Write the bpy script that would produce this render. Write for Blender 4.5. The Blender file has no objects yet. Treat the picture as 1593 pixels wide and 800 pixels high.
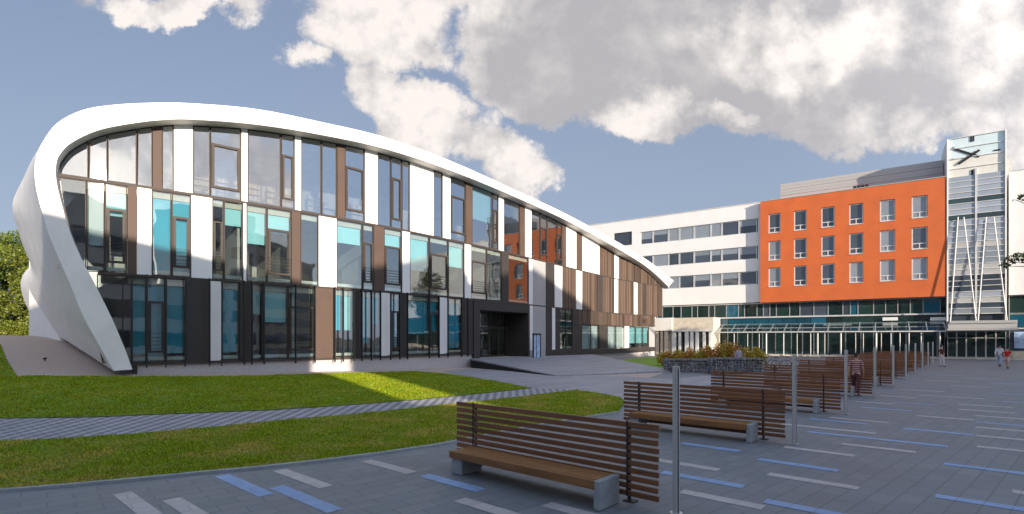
import bpy, bmesh, math, random
import numpy as np
from math import radians as R, sin, cos, pi
from mathutils import Vector, Matrix
from mathutils.geometry import delaunay_2d_cdt

S = bpy.context.scene
COL = S.collection
random.seed(7)

# ------------------------------------------------------------------ camera, world, sun, exposure
F, HZ, CX, EYE = 820.0, 525.0, 796.5, 2.4      # focal length, horizon row, centre column (photo pixels), eye height (m)
cam_d = bpy.data.cameras.new('camera')
cam = bpy.data.objects.new('camera', cam_d)
COL.objects.link(cam)
cam.location = (0, 0, EYE)
cam.rotation_euler = (R(90), 0, 0)
cam_d.sensor_fit = 'HORIZONTAL'
cam_d.sensor_width = 36
cam_d.lens = 36 * F / 1593
cam_d.shift_y = (HZ - 400) / 1593
cam_d.clip_start, cam_d.clip_end = 0.1, 6000
S.camera = cam

SUN_AZ = Vector((0.58, -0.815, 0)).normalized()   # towards the sun, on the ground plane
SUN_EL = R(13.0)
sun_d = bpy.data.lights.new('sun', 'SUN')
sun = bpy.data.objects.new('sun', sun_d)
COL.objects.link(sun)
sun_dir = Vector((SUN_AZ.x * cos(SUN_EL), SUN_AZ.y * cos(SUN_EL), sin(SUN_EL)))
sun.rotation_euler = sun_dir.to_track_quat('Z', 'Y').to_euler()
sun.location = sun_dir * 200
sun_d.energy = 3.6
sun_d.angle = R(0.5)
sun_d.color = (1.0, 0.86, 0.70)

S.view_settings.view_transform = 'Standard'
S.view_settings.look = 'None'
S.view_settings.gamma = 1
S.view_settings.exposure = 1.17
S.view_settings.use_curve_mapping = False
S.cycles.max_bounces = 7
S.cycles.transparent_max_bounces = 14
S.cycles.diffuse_bounces = 3
S.cycles.glossy_bounces = 3
S.cycles.caustics_reflective = False
S.cycles.caustics_refractive = False
S.cycles.sample_clamp_indirect = 6

world = bpy.data.worlds.new('World')
S.world = world
world.use_nodes = True
wt = world.node_tree
wt.nodes.clear()


def nd(t, kind, **kw):
    n = t.nodes.new(kind)
    for k, v in kw.items():
        if k == 'op':
            n.operation = v
        else:
            setattr(n, k, v)
    return n


def plug(t, a, b):
    if isinstance(a, (int, float)):
        b.default_value = a
    elif isinstance(a, (tuple, list)):
        b.default_value = a
    else:
        t.links.new(a, b)


def math_(t, op, a, b=0.0, c=0.0):
    n = nd(t, 'ShaderNodeMath', op=op)
    plug(t, a, n.inputs[0]); plug(t, b, n.inputs[1]); plug(t, c, n.inputs[2])
    return n.outputs[0]


def vmath(t, op, a, b=(0, 0, 0)):
    n = nd(t, 'ShaderNodeVectorMath', op=op)
    plug(t, a, n.inputs[0]); plug(t, b, n.inputs[1])
    return n.outputs['Value'] if op in ('DOT_PRODUCT', 'LENGTH') else n.outputs[0]


def mixc(t, fac, a, b):
    n = nd(t, 'ShaderNodeMix', data_type='RGBA')
    plug(t, fac, n.inputs[0]); plug(t, a, n.inputs[6]); plug(t, b, n.inputs[7])
    return n.outputs[2]


def sstep(t, v, lo, hi):
    n = nd(t, 'ShaderNodeMapRange', interpolation_type='SMOOTHSTEP')
    plug(t, v, n.inputs[0]); n.inputs[1].default_value = lo; n.inputs[2].default_value = hi
    return n.outputs[0]


def build_sky():
    t = wt
    out = nd(t, 'ShaderNodeOutputWorld')
    bg = nd(t, 'ShaderNodeBackground')
    sky = nd(t, 'ShaderNodeTexSky', sky_type='NISHITA', sun_disc=False)
    sky.sun_elevation = SUN_EL
    sky.sun_rotation = math.atan2(SUN_AZ.x, SUN_AZ.y)
    sky.air_density, sky.dust_density, sky.ozone_density = 1.0, 1.2, 1.5
    tc = nd(t, 'ShaderNodeTexCoord')
    sep = nd(t, 'ShaderNodeSeparateXYZ')
    plug(t, tc.outputs['Generated'], sep.inputs[0])
    ay = math_(t, 'MAXIMUM', math_(t, 'ABSOLUTE', sep.outputs[1]), 0.12)
    u = math_(t, 'DIVIDE', sep.outputs[0], ay)
    v = math_(t, 'DIVIDE', sep.outputs[2], ay)
    comb = nd(t, 'ShaderNodeCombineXYZ')
    plug(t, u, comb.inputs[0]); plug(t, v, comb.inputs[1])
    uv = comb.outputs[0]

    def noise(vec, scale, detail, rough=0.55):
        n = nd(t, 'ShaderNodeTexNoise')
        plug(t, vec, n.inputs['Vector'])
        n.inputs['Scale'].default_value = scale
        n.inputs['Detail'].default_value = detail
        n.inputs['Roughness'].default_value = rough
        return n
    warp = noise(uv, 3.4, 7, 0.62)
    wv = vmath(t, 'SUBTRACT', warp.outputs['Color'], (0.5, 0.5, 0.5))
    sc = nd(t, 'ShaderNodeVectorMath', op='SCALE')
    plug(t, wv, sc.inputs[0]); sc.inputs[3].default_value = 0.34
    uvw = vmath(t, 'ADD', uv, sc.outputs[0])

    def field(blobs):
        acc = None
        for (x, y, rx, ry, s) in blobs:
            d = vmath(t, 'SUBTRACT', uvw, ((x - CX) / F, (HZ - y) / F, 0))
            d = vmath(t, 'MULTIPLY', d, (F / rx, F / ry, 0))
            q = math_(t, 'MULTIPLY_ADD', vmath(t, 'DOT_PRODUCT', d, d), -s, s)
            acc = q if acc is None else math_(t, 'MAXIMUM', acc, q)
        return acc
    # where clouds stand in the sky (direction space: column, row, radii, weight)
    dens = field([(300, -6, 110, 36, 1), (470, 92, 46, 40, .8), (600, 30, 140, 80, 1), (560, 120, 40, 40, .8),
                  (610, 165, 100, 50, 1), (690, 205, 110, 70, 1), (770, 245, 95, 65, 1.2), (835, 285, 60, 42, 1), (620, 215, 70, 40, .8),
                  (870, 70, 175, 120, 2.2), (1100, 75, 340, 150, 3), (1420, 85, 310, 160, 3), (1640, 150, 230, 120, 2),
                  (1480, 215, 150, 45, .9), (975, 172, 70, 40, .9), (1105, 183, 44, 15, .6), (1240, 160, 160, 45, .8), (1600, 240, 120, 60, .9),
                  (1330, 235, 40, 14, .4), (800, -120, 900, 110, 1), (-350, 60, 330, 90, .9), (2300, 60, 500, 200, 1), (-900, 200, 300, 120, .9)])
    fine = noise(uv, 5.5, 9, 0.6)
    d2 = math_(t, 'ADD', dens, math_(t, 'MULTIPLY', math_(t, 'SUBTRACT', fine.outputs['Fac'], 0.5), 3.6))
    mask = sstep(t, d2, -0.12, 0.55)
    lit = field([(1250, 55, 170, 75, 1.1), (600, 30, 170, 95, 1), (620, 165, 130, 60, .9), (690, 210, 110, 75, 1), (790, 255, 110, 70, 1), (850, 290, 60, 45, 1),
                 (470, 92, 60, 55, 1), (300, 0, 120, 50, 1), (975, 178, 50, 36, .8), (1110, 184, 50, 18, .8), (1570, 70, 120, 60, .6), (1500, 215, 130, 45, .55), (1600, 230, 90, 60, .6)])
    up = vmath(t, 'ADD', uv, (0.035, -0.03, 0))
    fine2 = noise(up, 5.5, 6, 0.6)
    relief = math_(t, 'MULTIPLY', math_(t, 'SUBTRACT', fine.outputs['Fac'], fine2.outputs['Fac']), 3.4)
    broad = noise(uv, 2.0, 4)
    l2 = math_(t, 'ADD', lit, math_(t, 'MULTIPLY', math_(t, 'SUBTRACT', broad.outputs['Fac'], 0.5), 1.5))
    l3 = math_(t, 'ADD', math_(t, 'ADD', math_(t, 'MULTIPLY_ADD', sstep(t, l2, -1.0, 1.3), 0.9, 0.0), math_(t, 'MULTIPLY', math_(t, 'SUBTRACT', fine.outputs['Fac'], 0.47), 0.9)), math_(t, 'MULTIPLY', relief, math_(t, 'MULTIPLY_ADD', sstep(t, l2, -0.9, 0.6), 0.75, 0.25)))
    l3n = nd(t, 'ShaderNodeClamp'); plug(t, l3, l3n.inputs[0])
    ccol = mixc(t, l3n.outputs[0], CLOUD_GREY, CLOUD_WHITE)
    blue = nd(t, 'ShaderNodeVectorMath', op='SCALE')
    plug(t, sky.outputs[0], blue.inputs[0]); blue.inputs[3].default_value = SKY_GAIN
    tinted = mixc(t, 0.7, blue.outputs[0], SKY_VEIL)
    # thin veil low down
    low = sstep(t, v, 0.75, 0.05)
    tinted = mixc(t, math_(t, 'MULTIPLY', low, 0.5), tinted, SKY_LOW)
    col = mixc(t, mask, tinted, ccol)
    # the sky is brighter round the low sun, behind the viewer
    glow = sstep(t, vmath(t, 'DOT_PRODUCT', tc.outputs['Generated'], tuple(sun_dir)), -0.45, 0.85)
    gs = nd(t, 'ShaderNodeVectorMath', op='SCALE')
    plug(t, col, gs.inputs[0]); plug(t, math_(t, 'MULTIPLY_ADD', glow, 1.35, 1.0), gs.inputs[3])
    plug(t, gs.outputs[0], bg.inputs[0])
    bg.inputs[1].default_value = 0.1
    plug(t, bg.outputs[0], out.inputs[0])


# colours at background strength 0.1
CLOUD_GREY = (2.2, 2.15, 2.25, 1)
CLOUD_WHITE = (4.4, 4.1, 3.9, 1)
SKY_VEIL = (1.3, 1.62, 2.35, 1)
SKY_LOW = (1.9, 2.25, 2.85, 1)
SKY_GAIN = 0.6
build_sky()

# ------------------------------------------------------------------ builders
WM = {}


class MB:
    """collects faces; build() links them as ONE mesh object"""
    def __init__(self, M=None):
        self.v, self.f, self.M = [], [], M

    def add(self, vs, fs):
        o = len(self.v)
        self.v += [Vector(p) for p in vs]
        self.f += [[i + o for i in q] for q in fs]

    def box(self, x0, x1, y0, y1, z0, z1):
        self.add([(x0, y0, z0), (x1, y0, z0), (x1, y1, z0), (x0, y1, z0), (x0, y0, z1), (x1, y0, z1), (x1, y1, z1), (x0, y1, z1)],
                 [(0, 3, 2, 1), (4, 5, 6, 7), (0, 1, 5, 4), (1, 2, 6, 5), (2, 3, 7, 6), (3, 0, 4, 7)])

    def prism(self, front, back):
        n = len(front)
        self.add(list(front) + list(back), [list(range(n)), list(range(2 * n - 1, n - 1, -1))] +
                 [(i, i + n, (i + 1) % n + n, (i + 1) % n) for i in range(n)])

    def ring(self, of, inf, ob, inb):
        n = len(of)
        fs = []
        for i in range(n):
            j = (i + 1) % n
            fs += [(i, j, n + j, n + i), (2 * n + j, 2 * n + i, 3 * n + i, 3 * n + j), (n + i, n + j, 3 * n + j, 3 * n + i), (j, i, 2 * n + i, 2 * n + j)]
        self.add(list(of) + list(inf) + list(ob) + list(inb), fs)

    def bar(self, a, b, w, h, up=(0, 0, 1)):
        a, b = Vector(a), Vector(b)
        d = (b - a).normalized()
        s = d.cross(Vector(up))
        if s.length < 1e-4:
            s = d.cross(Vector((1, 0, 0)))
        s = s.normalized() * w / 2
        u = s.cross(d).normalized() * h / 2
        self.prism([a - s - u, a + s - u, a + s + u, a - s + u], [b - s - u, b + s - u, b + s + u, b - s + u])

    def tube(self, pts, r, n=8):
        pts = [Vector(p) for p in pts]
        rs = r if isinstance(r, (list, tuple)) else [r] * len(pts)
        vs, fs = [], []
        for i, p in enumerate(pts):
            d = (pts[min(i + 1, len(pts) - 1)] - pts[max(i - 1, 0)]).normalized()
            s = d.cross(Vector((0, 0, 1)))
            if s.length < 1e-3:
                s = d.cross(Vector((0, 1, 0)))
            s.normalize()
            u = s.cross(d)
            for k in range(n):
                an = 2 * pi * k / n
                vs.append(p + s * (cos(an) * rs[i]) + u * (sin(an) * rs[i]))
        for i in range(len(pts) - 1):
            for k in range(n):
                fs.append((i * n + k, i * n + (k + 1) % n, (i + 1) * n + (k + 1) % n, (i + 1) * n + k))
        fs += [list(range(n))[::-1], [(len(pts) - 1) * n + k for k in range(n)]]
        self.add(vs, fs)

    def loft(self, rows):
        m = len(rows[0])
        vs = [p for r_ in rows for p in r_]
        fs = [(i * m + j, i * m + j + 1, (i + 1) * m + j + 1, (i + 1) * m + j) for i in range(len(rows) - 1) for j in range(m - 1)]
        self.add(vs, fs)

    def build(self, name, mat, parent=None, smooth=False, bevel=0, auto=None, fix=True):
        me = bpy.data.meshes.new(name)
        vs = [self.M @ p for p in self.v] if self.M is not None else self.v
        if parent is not None:
            inv = WM[parent].inverted()
            vs = [inv @ p for p in vs]
        me.from_pydata([tuple(p) for p in vs], [], self.f)
        me.materials.append(mat)
        if fix:
            bm = bmesh.new(); bm.from_mesh(me)
            bmesh.ops.recalc_face_normals(bm, faces=bm.faces)
            bm.to_mesh(me); bm.free()
        if smooth:
            me.polygons.foreach_set('use_smooth', [True] * len(me.polygons))
            if auto:
                me.set_sharp_from_angle(angle=R(auto))
        o = bpy.data.objects.new(name, me)
        COL.objects.link(o)
        if parent is not None:
            o.parent = parent
            WM[o] = WM[parent]
        else:
            WM[o] = Matrix()
        if bevel:
            b = o.modifiers.new('bevel', 'BEVEL')
            b.width = bevel; b.segments = 2; b.limit_method = 'ANGLE'
        return o


def tag(o, label, cat, group=None):
    o['label'] = label; o['category'] = cat
    if group:
        o['group'] = group
    return o


def thing(name, label, cat, loc=(0, 0, 0), rz=0.0, group=None):
    o = bpy.data.objects.new(name, None)
    COL.objects.link(o)
    o.empty_display_size = 0.3
    o.location = loc; o.rotation_euler = (0, 0, rz)
    WM[o] = Matrix.Translation(Vector(loc)) @ Matrix.Rotation(rz, 4, 'Z')
    return tag(o, label, cat, group)


def struct(o):
    o['kind'] = 'structure'
    return o


def copy_tree(o, parent=None):
    c = o.copy(); COL.objects.link(c)
    if parent is not None:
        c.parent = parent
    for ch in list(o.children):
        copy_tree(ch, c)
    return c


def np_mesh(name, verts, tris, mat, parent=None):
    me = bpy.data.meshes.new(name)
    verts = np.asarray(verts, dtype=np.float32); tris = np.asarray(tris, dtype=np.int32)
    k = tris.shape[1]
    me.vertices.add(len(verts)); me.vertices.foreach_set('co', verts.ravel())
    me.loops.add(tris.size); me.loops.foreach_set('vertex_index', tris.ravel())
    me.polygons.add(len(tris))
    me.polygons.foreach_set('loop_start', np.arange(0, tris.size, k, dtype=np.int32))
    me.update(calc_edges=True)
    me.materials.append(mat)
    o = bpy.data.objects.new(name, me); COL.objects.link(o)
    if parent is not None:
        o.parent = parent
        WM[o] = WM[parent]
    return o


# ------------------------------------------------------------------ materials
def new_mat(name):
    m = bpy.data.materials.new(name)
    m.use_nodes = True
    t = m.node_tree
    return m, t, t.nodes['Principled BSDF']


def c4(c, k=1.0):
    return (min(c[0] * k, 1), min(c[1] * k, 1), min(c[2] * k, 1), 1)


def mat(name, col, rough=0.6, metal=0.0, var=0.12, vscale=1.5, bump=0.0, bscale=30.0, island=0.0, streak=None, coat=0.0):
    m, t, p = new_mat(name)
    tc = nd(t, 'ShaderNodeTexCoord')
    vec = tc.outputs['Object']
    if streak:
        mp = nd(t, 'ShaderNodeMapping'); plug(t, vec, mp.inputs[0]); mp.inputs['Scale'].default_value = streak
        vec = mp.outputs[0]
    n = nd(t, 'ShaderNodeTexNoise'); plug(t, vec, n.inputs['Vector'])
    n.inputs['Scale'].default_value = vscale; n.inputs['Detail'].default_value = 6; n.inputs['Roughness'].default_value = 0.6
    fac = sstep(t, n.outputs['Fac'], 0.25, 0.75)
    if island:
        g = nd(t, 'ShaderNodeNewGeometry')
        fac = math_(t, 'ADD', math_(t, 'MULTIPLY', fac, 1 - island), math_(t, 'MULTIPLY', g.outputs['Random Per Island'], island))
    plug(t, mixc(t, fac, c4(col, 1 - var), c4(col, 1 + var)), p.inputs['Base Color'])
    plug(t, math_(t, 'MULTIPLY_ADD', n.outputs['Fac'], 0.2, rough - 0.1), p.inputs['Roughness'])
    p.inputs['Metallic'].default_value = metal
    if coat:
        p.inputs['Coat Weight'].default_value = coat
    if bump:
        b = nd(t, 'ShaderNodeBump'); b.inputs['Strength'].default_value = bump; b.inputs['Distance'].default_value = 0.02
        n2 = nd(t, 'ShaderNodeTexNoise'); plug(t, vec, n2.inputs['Vector'])
        n2.inputs['Scale'].default_value = bscale; n2.inputs['Detail'].default_value = 5
        plug(t, n2.outputs['Fac'], b.inputs['Height']); plug(t, b.outputs[0], p.inputs['Normal'])
    return m


def glass_mat(name, tint, boost=0.12, wav=0.012):
    m, t, p = new_mat(name)
    t.nodes.remove(p)
    out = t.nodes['Material Output']
    tr = nd(t, 'ShaderNodeBsdfTransparent'); tr.inputs[0].default_value = (*tint, 1)
    gl = nd(t, 'ShaderNodeBsdfGlossy'); gl.inputs['Roughness'].default_value = 0.015; gl.inputs[0].default_value = (0.95, 0.97, 1, 1)
    fr = nd(t, 'ShaderNodeFresnel'); ge = nd(t, 'ShaderNodeNewGeometry')
    plug(t, math_(t, 'MULTIPLY_ADD', ge.outputs['Backfacing'], 1 / 1.5 - 1.5, 1.5), fr.inputs[0])
    fac = math_(t, 'MULTIPLY_ADD', fr.outputs[0], 1 - boost, boost)
    tc = nd(t, 'ShaderNodeTexCoord')
    oi = nd(t, 'ShaderNodeObjectInfo')
    sh = nd(t, 'ShaderNodeVectorMath', op='SCALE'); sh.inputs[0].default_value = (31, 47, 23); plug(t, oi.outputs['Random'], sh.inputs[3])
    n = nd(t, 'ShaderNodeTexNoise'); plug(t, vmath(t, 'ADD', tc.outputs['Object'], sh.outputs[0]), n.inputs['Vector']); n.inputs['Scale'].default_value = 0.6
    b = nd(t, 'ShaderNodeBump'); b.inputs['Strength'].default_value = 1.0; b.inputs['Distance'].default_value = wav
    plug(t, n.outputs['Fac'], b.inputs['Height']); plug(t, b.outputs[0], gl.inputs['Normal'])
    mx = nd(t, 'ShaderNodeMixShader'); plug(t, fac, mx.inputs[0]); plug(t, tr.outputs[0], mx.inputs[1]); plug(t, gl.outputs[0], mx.inputs[2])
    plug(t, mx.outputs[0], out.inputs[0])
    return m


def solid_glass(name, col, var=0.5, vscale=0.35, rough=0.04):
    """coated, nearly opaque glazing (dark tones stand in for unlit rooms)"""
    m, t, p = new_mat(name)
    tc = nd(t, 'ShaderNodeTexCoord')
    oi = nd(t, 'ShaderNodeObjectInfo')
    n = nd(t, 'ShaderNodeTexNoise'); plug(t, tc.outputs['Object'], n.inputs['Vector']); n.inputs['Scale'].default_value = vscale; n.inputs['Detail'].default_value = 5
    f = math_(t, 'MULTIPLY_ADD', oi.outputs['Random'], 0.5, math_(t, 'MULTIPLY', n.outputs['Fac'], 0.6))
    plug(t, mixc(t, f, c4(col, 1 - var), c4(col, 1 + var)), p.inputs['Base Color'])
    p.inputs['Roughness'].default_value = rough
    p.inputs['IOR'].default_value = 1.6
    b = nd(t, 'ShaderNodeBump'); b.inputs['Distance'].default_value = 0.01; b.inputs['Strength'].default_value = 1
    n2 = nd(t, 'ShaderNodeTexNoise'); plug(t, tc.outputs['Object'], n2.inputs['Vector']); n2.inputs['Scale'].default_value = 0.8
    plug(t, n2.outputs['Fac'], b.inputs['Height']); plug(t, b.outputs[0], p.inputs['Normal'])
    return m


def paving(name, c1, c2, cm, sx, sy, ang, mortar=0.02, offset=0.5, bump=0.3, stain=0.25):
    m, t, p = new_mat(name)
    tc = nd(t, 'ShaderNodeTexCoord')
    mp = nd(t, 'ShaderNodeMapping'); plug(t, tc.outputs['Object'], mp.inputs[0])
    mp.inputs['Rotation'].default_value = (0, 0, ang)
    br = nd(t, 'ShaderNodeTexBrick'); plug(t, mp.outputs[0], br.inputs['Vector'])
    br.offset = offset
    br.inputs['Color1'].default_value = (*c1, 1); br.inputs['Color2'].default_value = (*c2, 1); br.inputs['Mortar'].default_value = (*cm, 1)
    br.inputs['Scale'].default_value = 1; br.inputs['Mortar Size'].default_value = mortar
    br.inputs['Brick Width'].default_value = sx; br.inputs['Row Height'].default_value = sy
    n = nd(t, 'ShaderNodeTexNoise'); plug(t, tc.outputs['Object'], n.inputs['Vector']); n.inputs['Scale'].default_value = 0.7; n.inputs['Detail'].default_value = 8; n.inputs['Roughness'].default_value = 0.65
    n2 = nd(t, 'ShaderNodeTexNoise'); plug(t, tc.outputs['Object'], n2.inputs['Vector']); n2.inputs['Scale'].default_value = 60; n2.inputs['Detail'].default_value = 3
    k = math_(t, 'ADD', math_(t, 'MULTIPLY_ADD', n.outputs['Fac'], 2 * stain, 1 - stain), math_(t, 'MULTIPLY_ADD', n2.outputs['Fac'], 0.3, -0.15))
    sc = nd(t, 'ShaderNodeVectorMath', op='SCALE'); plug(t, br.outputs[0], sc.inputs[0]); plug(t, k, sc.inputs[3])
    plug(t, sc.outputs[0], p.inputs['Base Color'])
    plug(t, math_(t, 'MULTIPLY_ADD', n.outputs['Fac'], 0.3, 0.45), p.inputs['Roughness'])
    b = nd(t, 'ShaderNodeBump'); b.inputs['Strength'].default_value = bump; b.inputs['Distance'].default_value = 0.01
    h = math_(t, 'SUBTRACT', math_(t, 'MULTIPLY', n2.outputs['Fac'], 0.4), br.outputs['Fac'])
    plug(t, h, b.inputs['Height']); plug(t, b.outputs[0], p.inputs['Normal'])
    return m


def leaf_mat(name, col, var=0.5, trans=0.25):
    m, t, p = new_mat(name)
    g = nd(t, 'ShaderNodeNewGeometry')
    tc = nd(t, 'ShaderNodeTexCoord')
    n = nd(t, 'ShaderNodeTexNoise'); plug(t, tc.outputs['Object'], n.inputs['Vector']); n.inputs['Scale'].default_value = 0.6; n.inputs['Detail'].default_value = 3
    f = math_(t, 'ADD', math_(t, 'MULTIPLY', g.outputs['Random Per Island'], 0.6), math_(t, 'MULTIPLY', sstep(t, n.outputs['Fac'], 0.3, 0.7), 0.4))
    a = (col[0] * (1 - var), col[1] * (1 - var), col[2] * (1 - var)); b = (col[0] * (1 + var) * 1.15, col[1] * (1 + var), col[2] * (1 + var) * .8)
    c = mixc(t, f, (*a, 1), (*b, 1))
    plug(t, c, p.inputs['Base Color']); p.inputs['Roughness'].default_value = 0.5
    tl = nd(t, 'ShaderNodeBsdfTranslucent'); plug(t, c, tl.inputs[0])
    mx = nd(t, 'ShaderNodeMixShader'); mx.inputs[0].default_value = trans
    plug(t, p.outputs[0], mx.inputs[1]); plug(t, tl.outputs[0], mx.inputs[2])
    plug(t, mx.outputs[0], t.nodes['Material Output'].inputs[0])
    return m


def grass_ground(name, cols, sc=1.0):
    m, t, p = new_mat(name)
    tc = nd(t, 'ShaderNodeTexCoord')
    def nz(s, d, r=0.6):
        n = nd(t, 'ShaderNodeTexNoise'); plug(t, tc.outputs['Object'], n.inputs['Vector'])
        n.inputs['Scale'].default_value = s; n.inputs['Detail'].default_value = d; n.inputs['Roughness'].default_value = r
        return n.outputs['Fac']
    a = mixc(t, sstep(t, nz(0.35 * sc, 5), 0.35, 0.65), (*cols[0], 1), (*cols[1], 1))
    a = mixc(t, sstep(t, nz(1.1 * sc, 7, 0.7), 0.5, 0.72), a, (*cols[2], 1))
    f = nz(45, 6, 0.75)
    s = nd(t, 'ShaderNodeVectorMath', op='SCALE'); plug(t, a, s.inputs[0]); plug(t, math_(t, 'MULTIPLY_ADD', f, 1.6, 0.2), s.inputs[3])
    plug(t, s.outputs[0], p.inputs['Base Color']); p.inputs['Roughness'].default_value = 0.85
    b = nd(t, 'ShaderNodeBump'); b.inputs['Strength'].default_value = 0.8; b.inputs['Distance'].default_value = 0.03
    plug(t, f, b.inputs['Height']); plug(t, b.outputs[0], p.inputs['Normal'])
    return m


def blade_mat(name, c1, c2):
    """grass: green with paler, drier patches"""
    m, t, p = new_mat(name)
    tc = nd(t, 'ShaderNodeTexCoord'); g = nd(t, 'ShaderNodeNewGeometry')
    n = nd(t, 'ShaderNodeTexNoise'); plug(t, tc.outputs['Object'], n.inputs['Vector']); n.inputs['Scale'].default_value = 0.75; n.inputs['Detail'].default_value = 5; n.inputs['Roughness'].default_value = 0.65
    c = mixc(t, sstep(t, n.outputs['Fac'], 0.42, 0.68), (*c1, 1), (*c2, 1))
    s = nd(t, 'ShaderNodeVectorMath', op='SCALE'); plug(t, c, s.inputs[0]); plug(t, math_(t, 'MULTIPLY_ADD', g.outputs['Random Per Island'], 0.9, 0.55), s.inputs[3])
    plug(t, s.outputs[0], p.inputs['Base Color']); p.inputs['Roughness'].default_value = 0.7; p.inputs['Specular IOR Level'].default_value = 0.15
    tl = nd(t, 'ShaderNodeBsdfTranslucent'); plug(t, s.outputs[0], tl.inputs[0])
    mx = nd(t, 'ShaderNodeMixShader'); mx.inputs[0].default_value = 0.35
    plug(t, p.outputs[0], mx.inputs[1]); plug(t, tl.outputs[0], mx.inputs[2])
    plug(t, mx.outputs[0], t.nodes['Material Output'].inputs[0])
    return m


def striped_path(name):
    m, t, p = new_mat(name)
    tc = nd(t, 'ShaderNodeTexCoord'); sp = nd(t, 'ShaderNodeSeparateXYZ'); plug(t, tc.outputs['Object'], sp.inputs[0])
    # interlocking blocks: pale and dark courses, each course stepped like a saw tooth
    st = math_(t, 'MULTIPLY', math_(t, 'PINGPONG', sp.outputs[1], 0.11), 0.55)
    w = math_(t, 'FRACT', math_(t, 'MULTIPLY', math_(t, 'ADD', sp.outputs[0], st), 1 / 0.30))
    k = math_(t, 'MULTIPLY', sstep(t, w, 0.0, 0.12), sstep(t, w, 0.62, 0.5))
    n = nd(t, 'ShaderNodeTexNoise'); plug(t, tc.outputs['Object'], n.inputs['Vector']); n.inputs['Scale'].default_value = 2.2; n.inputs['Detail'].default_value = 8
    c = mixc(t, k, (0.17, 0.172, 0.195, 1), (0.36, 0.35, 0.355, 1))
    s = nd(t, 'ShaderNodeVectorMath', op='SCALE'); plug(t, c, s.inputs[0]); plug(t, math_(t, 'MULTIPLY_ADD', n.outputs['Fac'], 0.7, 0.65), s.inputs[3])
    plug(t, s.outputs[0], p.inputs['Base Color']); p.inputs['Roughness'].default_value = 0.75
    return m


M = {}
M['white'] = mat('white_render', (0.80, 0.79, 0.76), 0.55, var=0.04, vscale=0.4)
M['ribbon'] = mat('white_coated_panel', (0.80, 0.785, 0.76), 0.5, var=0.07, vscale=0.9)
M['white_panel'] = mat('white_facade_panel', (0.78, 0.78, 0.77), 0.4, var=0.05, vscale=0.5)
M['grey_panel'] = mat('pale_grey_panel', (0.36, 0.37, 0.37), 0.4, var=0.06, vscale=0.7)
M['brown_panel'] = mat('brown_facade_panel', (0.085, 0.052, 0.038), 0.7, var=0.15, vscale=0.6)
M['dark_panel'] = mat('charcoal_brown_panel', (0.036, 0.031, 0.029), 0.65, var=0.15, vscale=0.6)
M['brown_plank'] = mat('brown_cladding_plank', (0.085, 0.056, 0.040), 0.7, var=0.55, vscale=0.5, island=0.85)
M['frame'] = mat('bronze_window_frame', (0.045, 0.033, 0.027), 0.65)
M['steel_dark'] = mat('dark_steel', (0.03, 0.033, 0.035), 0.4, metal=0.5)
M['pale_frame'] = mat('pale_aluminium', (0.62, 0.62, 0.60), 0.4, metal=0.1)
M['sill'] = mat('pale_sill', (0.68, 0.64, 0.56), 0.6)
M['glass'] = glass_mat('clear_facade_glass', (0.84, 0.90, 0.90), 0.09, 0.006)
M['glass_upper'] = glass_mat('coated_facade_glass', (0.80, 0.84, 0.86), 0.22, 0.006)
M['band_board'] = mat('pale_warm_board', (0.62, 0.50, 0.34), 0.6, var=0.1)
M['light_band_fill'] = mat('mottled_warm_fill', (0.45, 0.36, 0.26), 0.8, var=0.7, vscale=9, streak=(1, 1, .1))  # warm tones for the light bands imitated behind the top glazing
M['blind_teal'] = mat('teal_roller_blind', (0.045, 0.42, 0.60), 0.7, var=0.1, vscale=0.8)
M['blind_cyan'] = mat('pale_cyan_roller_blind', (0.33, 0.66, 0.70), 0.7, var=0.06)
M['blind_white'] = mat('white_roller_blind', (0.75, 0.76, 0.76), 0.7, var=0.05)
M['slab'] = mat('concrete_slab', (0.55, 0.50, 0.43), 0.8, var=0.1)
M['ceiling'] = mat('interior_plaster', (0.62, 0.59, 0.54), 0.9, var=0.08)
M['inner_wall'] = mat('interior_partition', (0.44, 0.40, 0.35), 0.9, var=0.35, vscale=0.3)
M['roof'] = mat('roof_membrane', (0.33, 0.33, 0.33), 0.7)
M['plinth'] = mat('granite_plinth', (0.46, 0.44, 0.44), 0.7, var=0.1, vscale=8)
M['orange'] = mat('orange_render', (0.57, 0.125, 0.028), 0.75, var=0.09, vscale=0.5, bump=0.1, bscale=60)
M['gravel'] = mat('pinkish_gravel', (0.50, 0.395, 0.33), 0.9, var=0.35, vscale=22, bump=1.0, bscale=38)
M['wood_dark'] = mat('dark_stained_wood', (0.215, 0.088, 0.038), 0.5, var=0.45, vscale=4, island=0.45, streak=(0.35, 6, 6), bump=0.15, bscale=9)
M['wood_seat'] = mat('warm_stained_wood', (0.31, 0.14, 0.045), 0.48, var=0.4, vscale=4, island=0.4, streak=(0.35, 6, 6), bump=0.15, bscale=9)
M['concrete'] = mat('smooth_concrete', (0.33, 0.35, 0.36), 0.75, var=0.14, vscale=5, bump=0.2, bscale=50)
M['steel'] = mat('brushed_steel', (0.62, 0.61, 0.58), 0.33, metal=0.35, var=0.06, vscale=20)
M['stone'] = mat('gabion_stone', (0.17, 0.175, 0.19), 0.85, var=0.55, vscale=2, island=0.8, bump=0.4, bscale=18)
M['mesh_wire'] = mat('galvanised_wire', (0.35, 0.36, 0.37), 0.4, metal=0.8)
M['dark_glass'] = solid_glass('reflection_tint_glazing', (0.016, 0.034, 0.032), 0.9)  # green tint stands in for reflected trees
M['blue_glass'] = solid_glass('dark_blue_glazing', (0.012, 0.075, 0.12), 0.6)
M['office_glass'] = solid_glass('grey_office_glazing', (0.05, 0.065, 0.085), 0.7)
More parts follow.
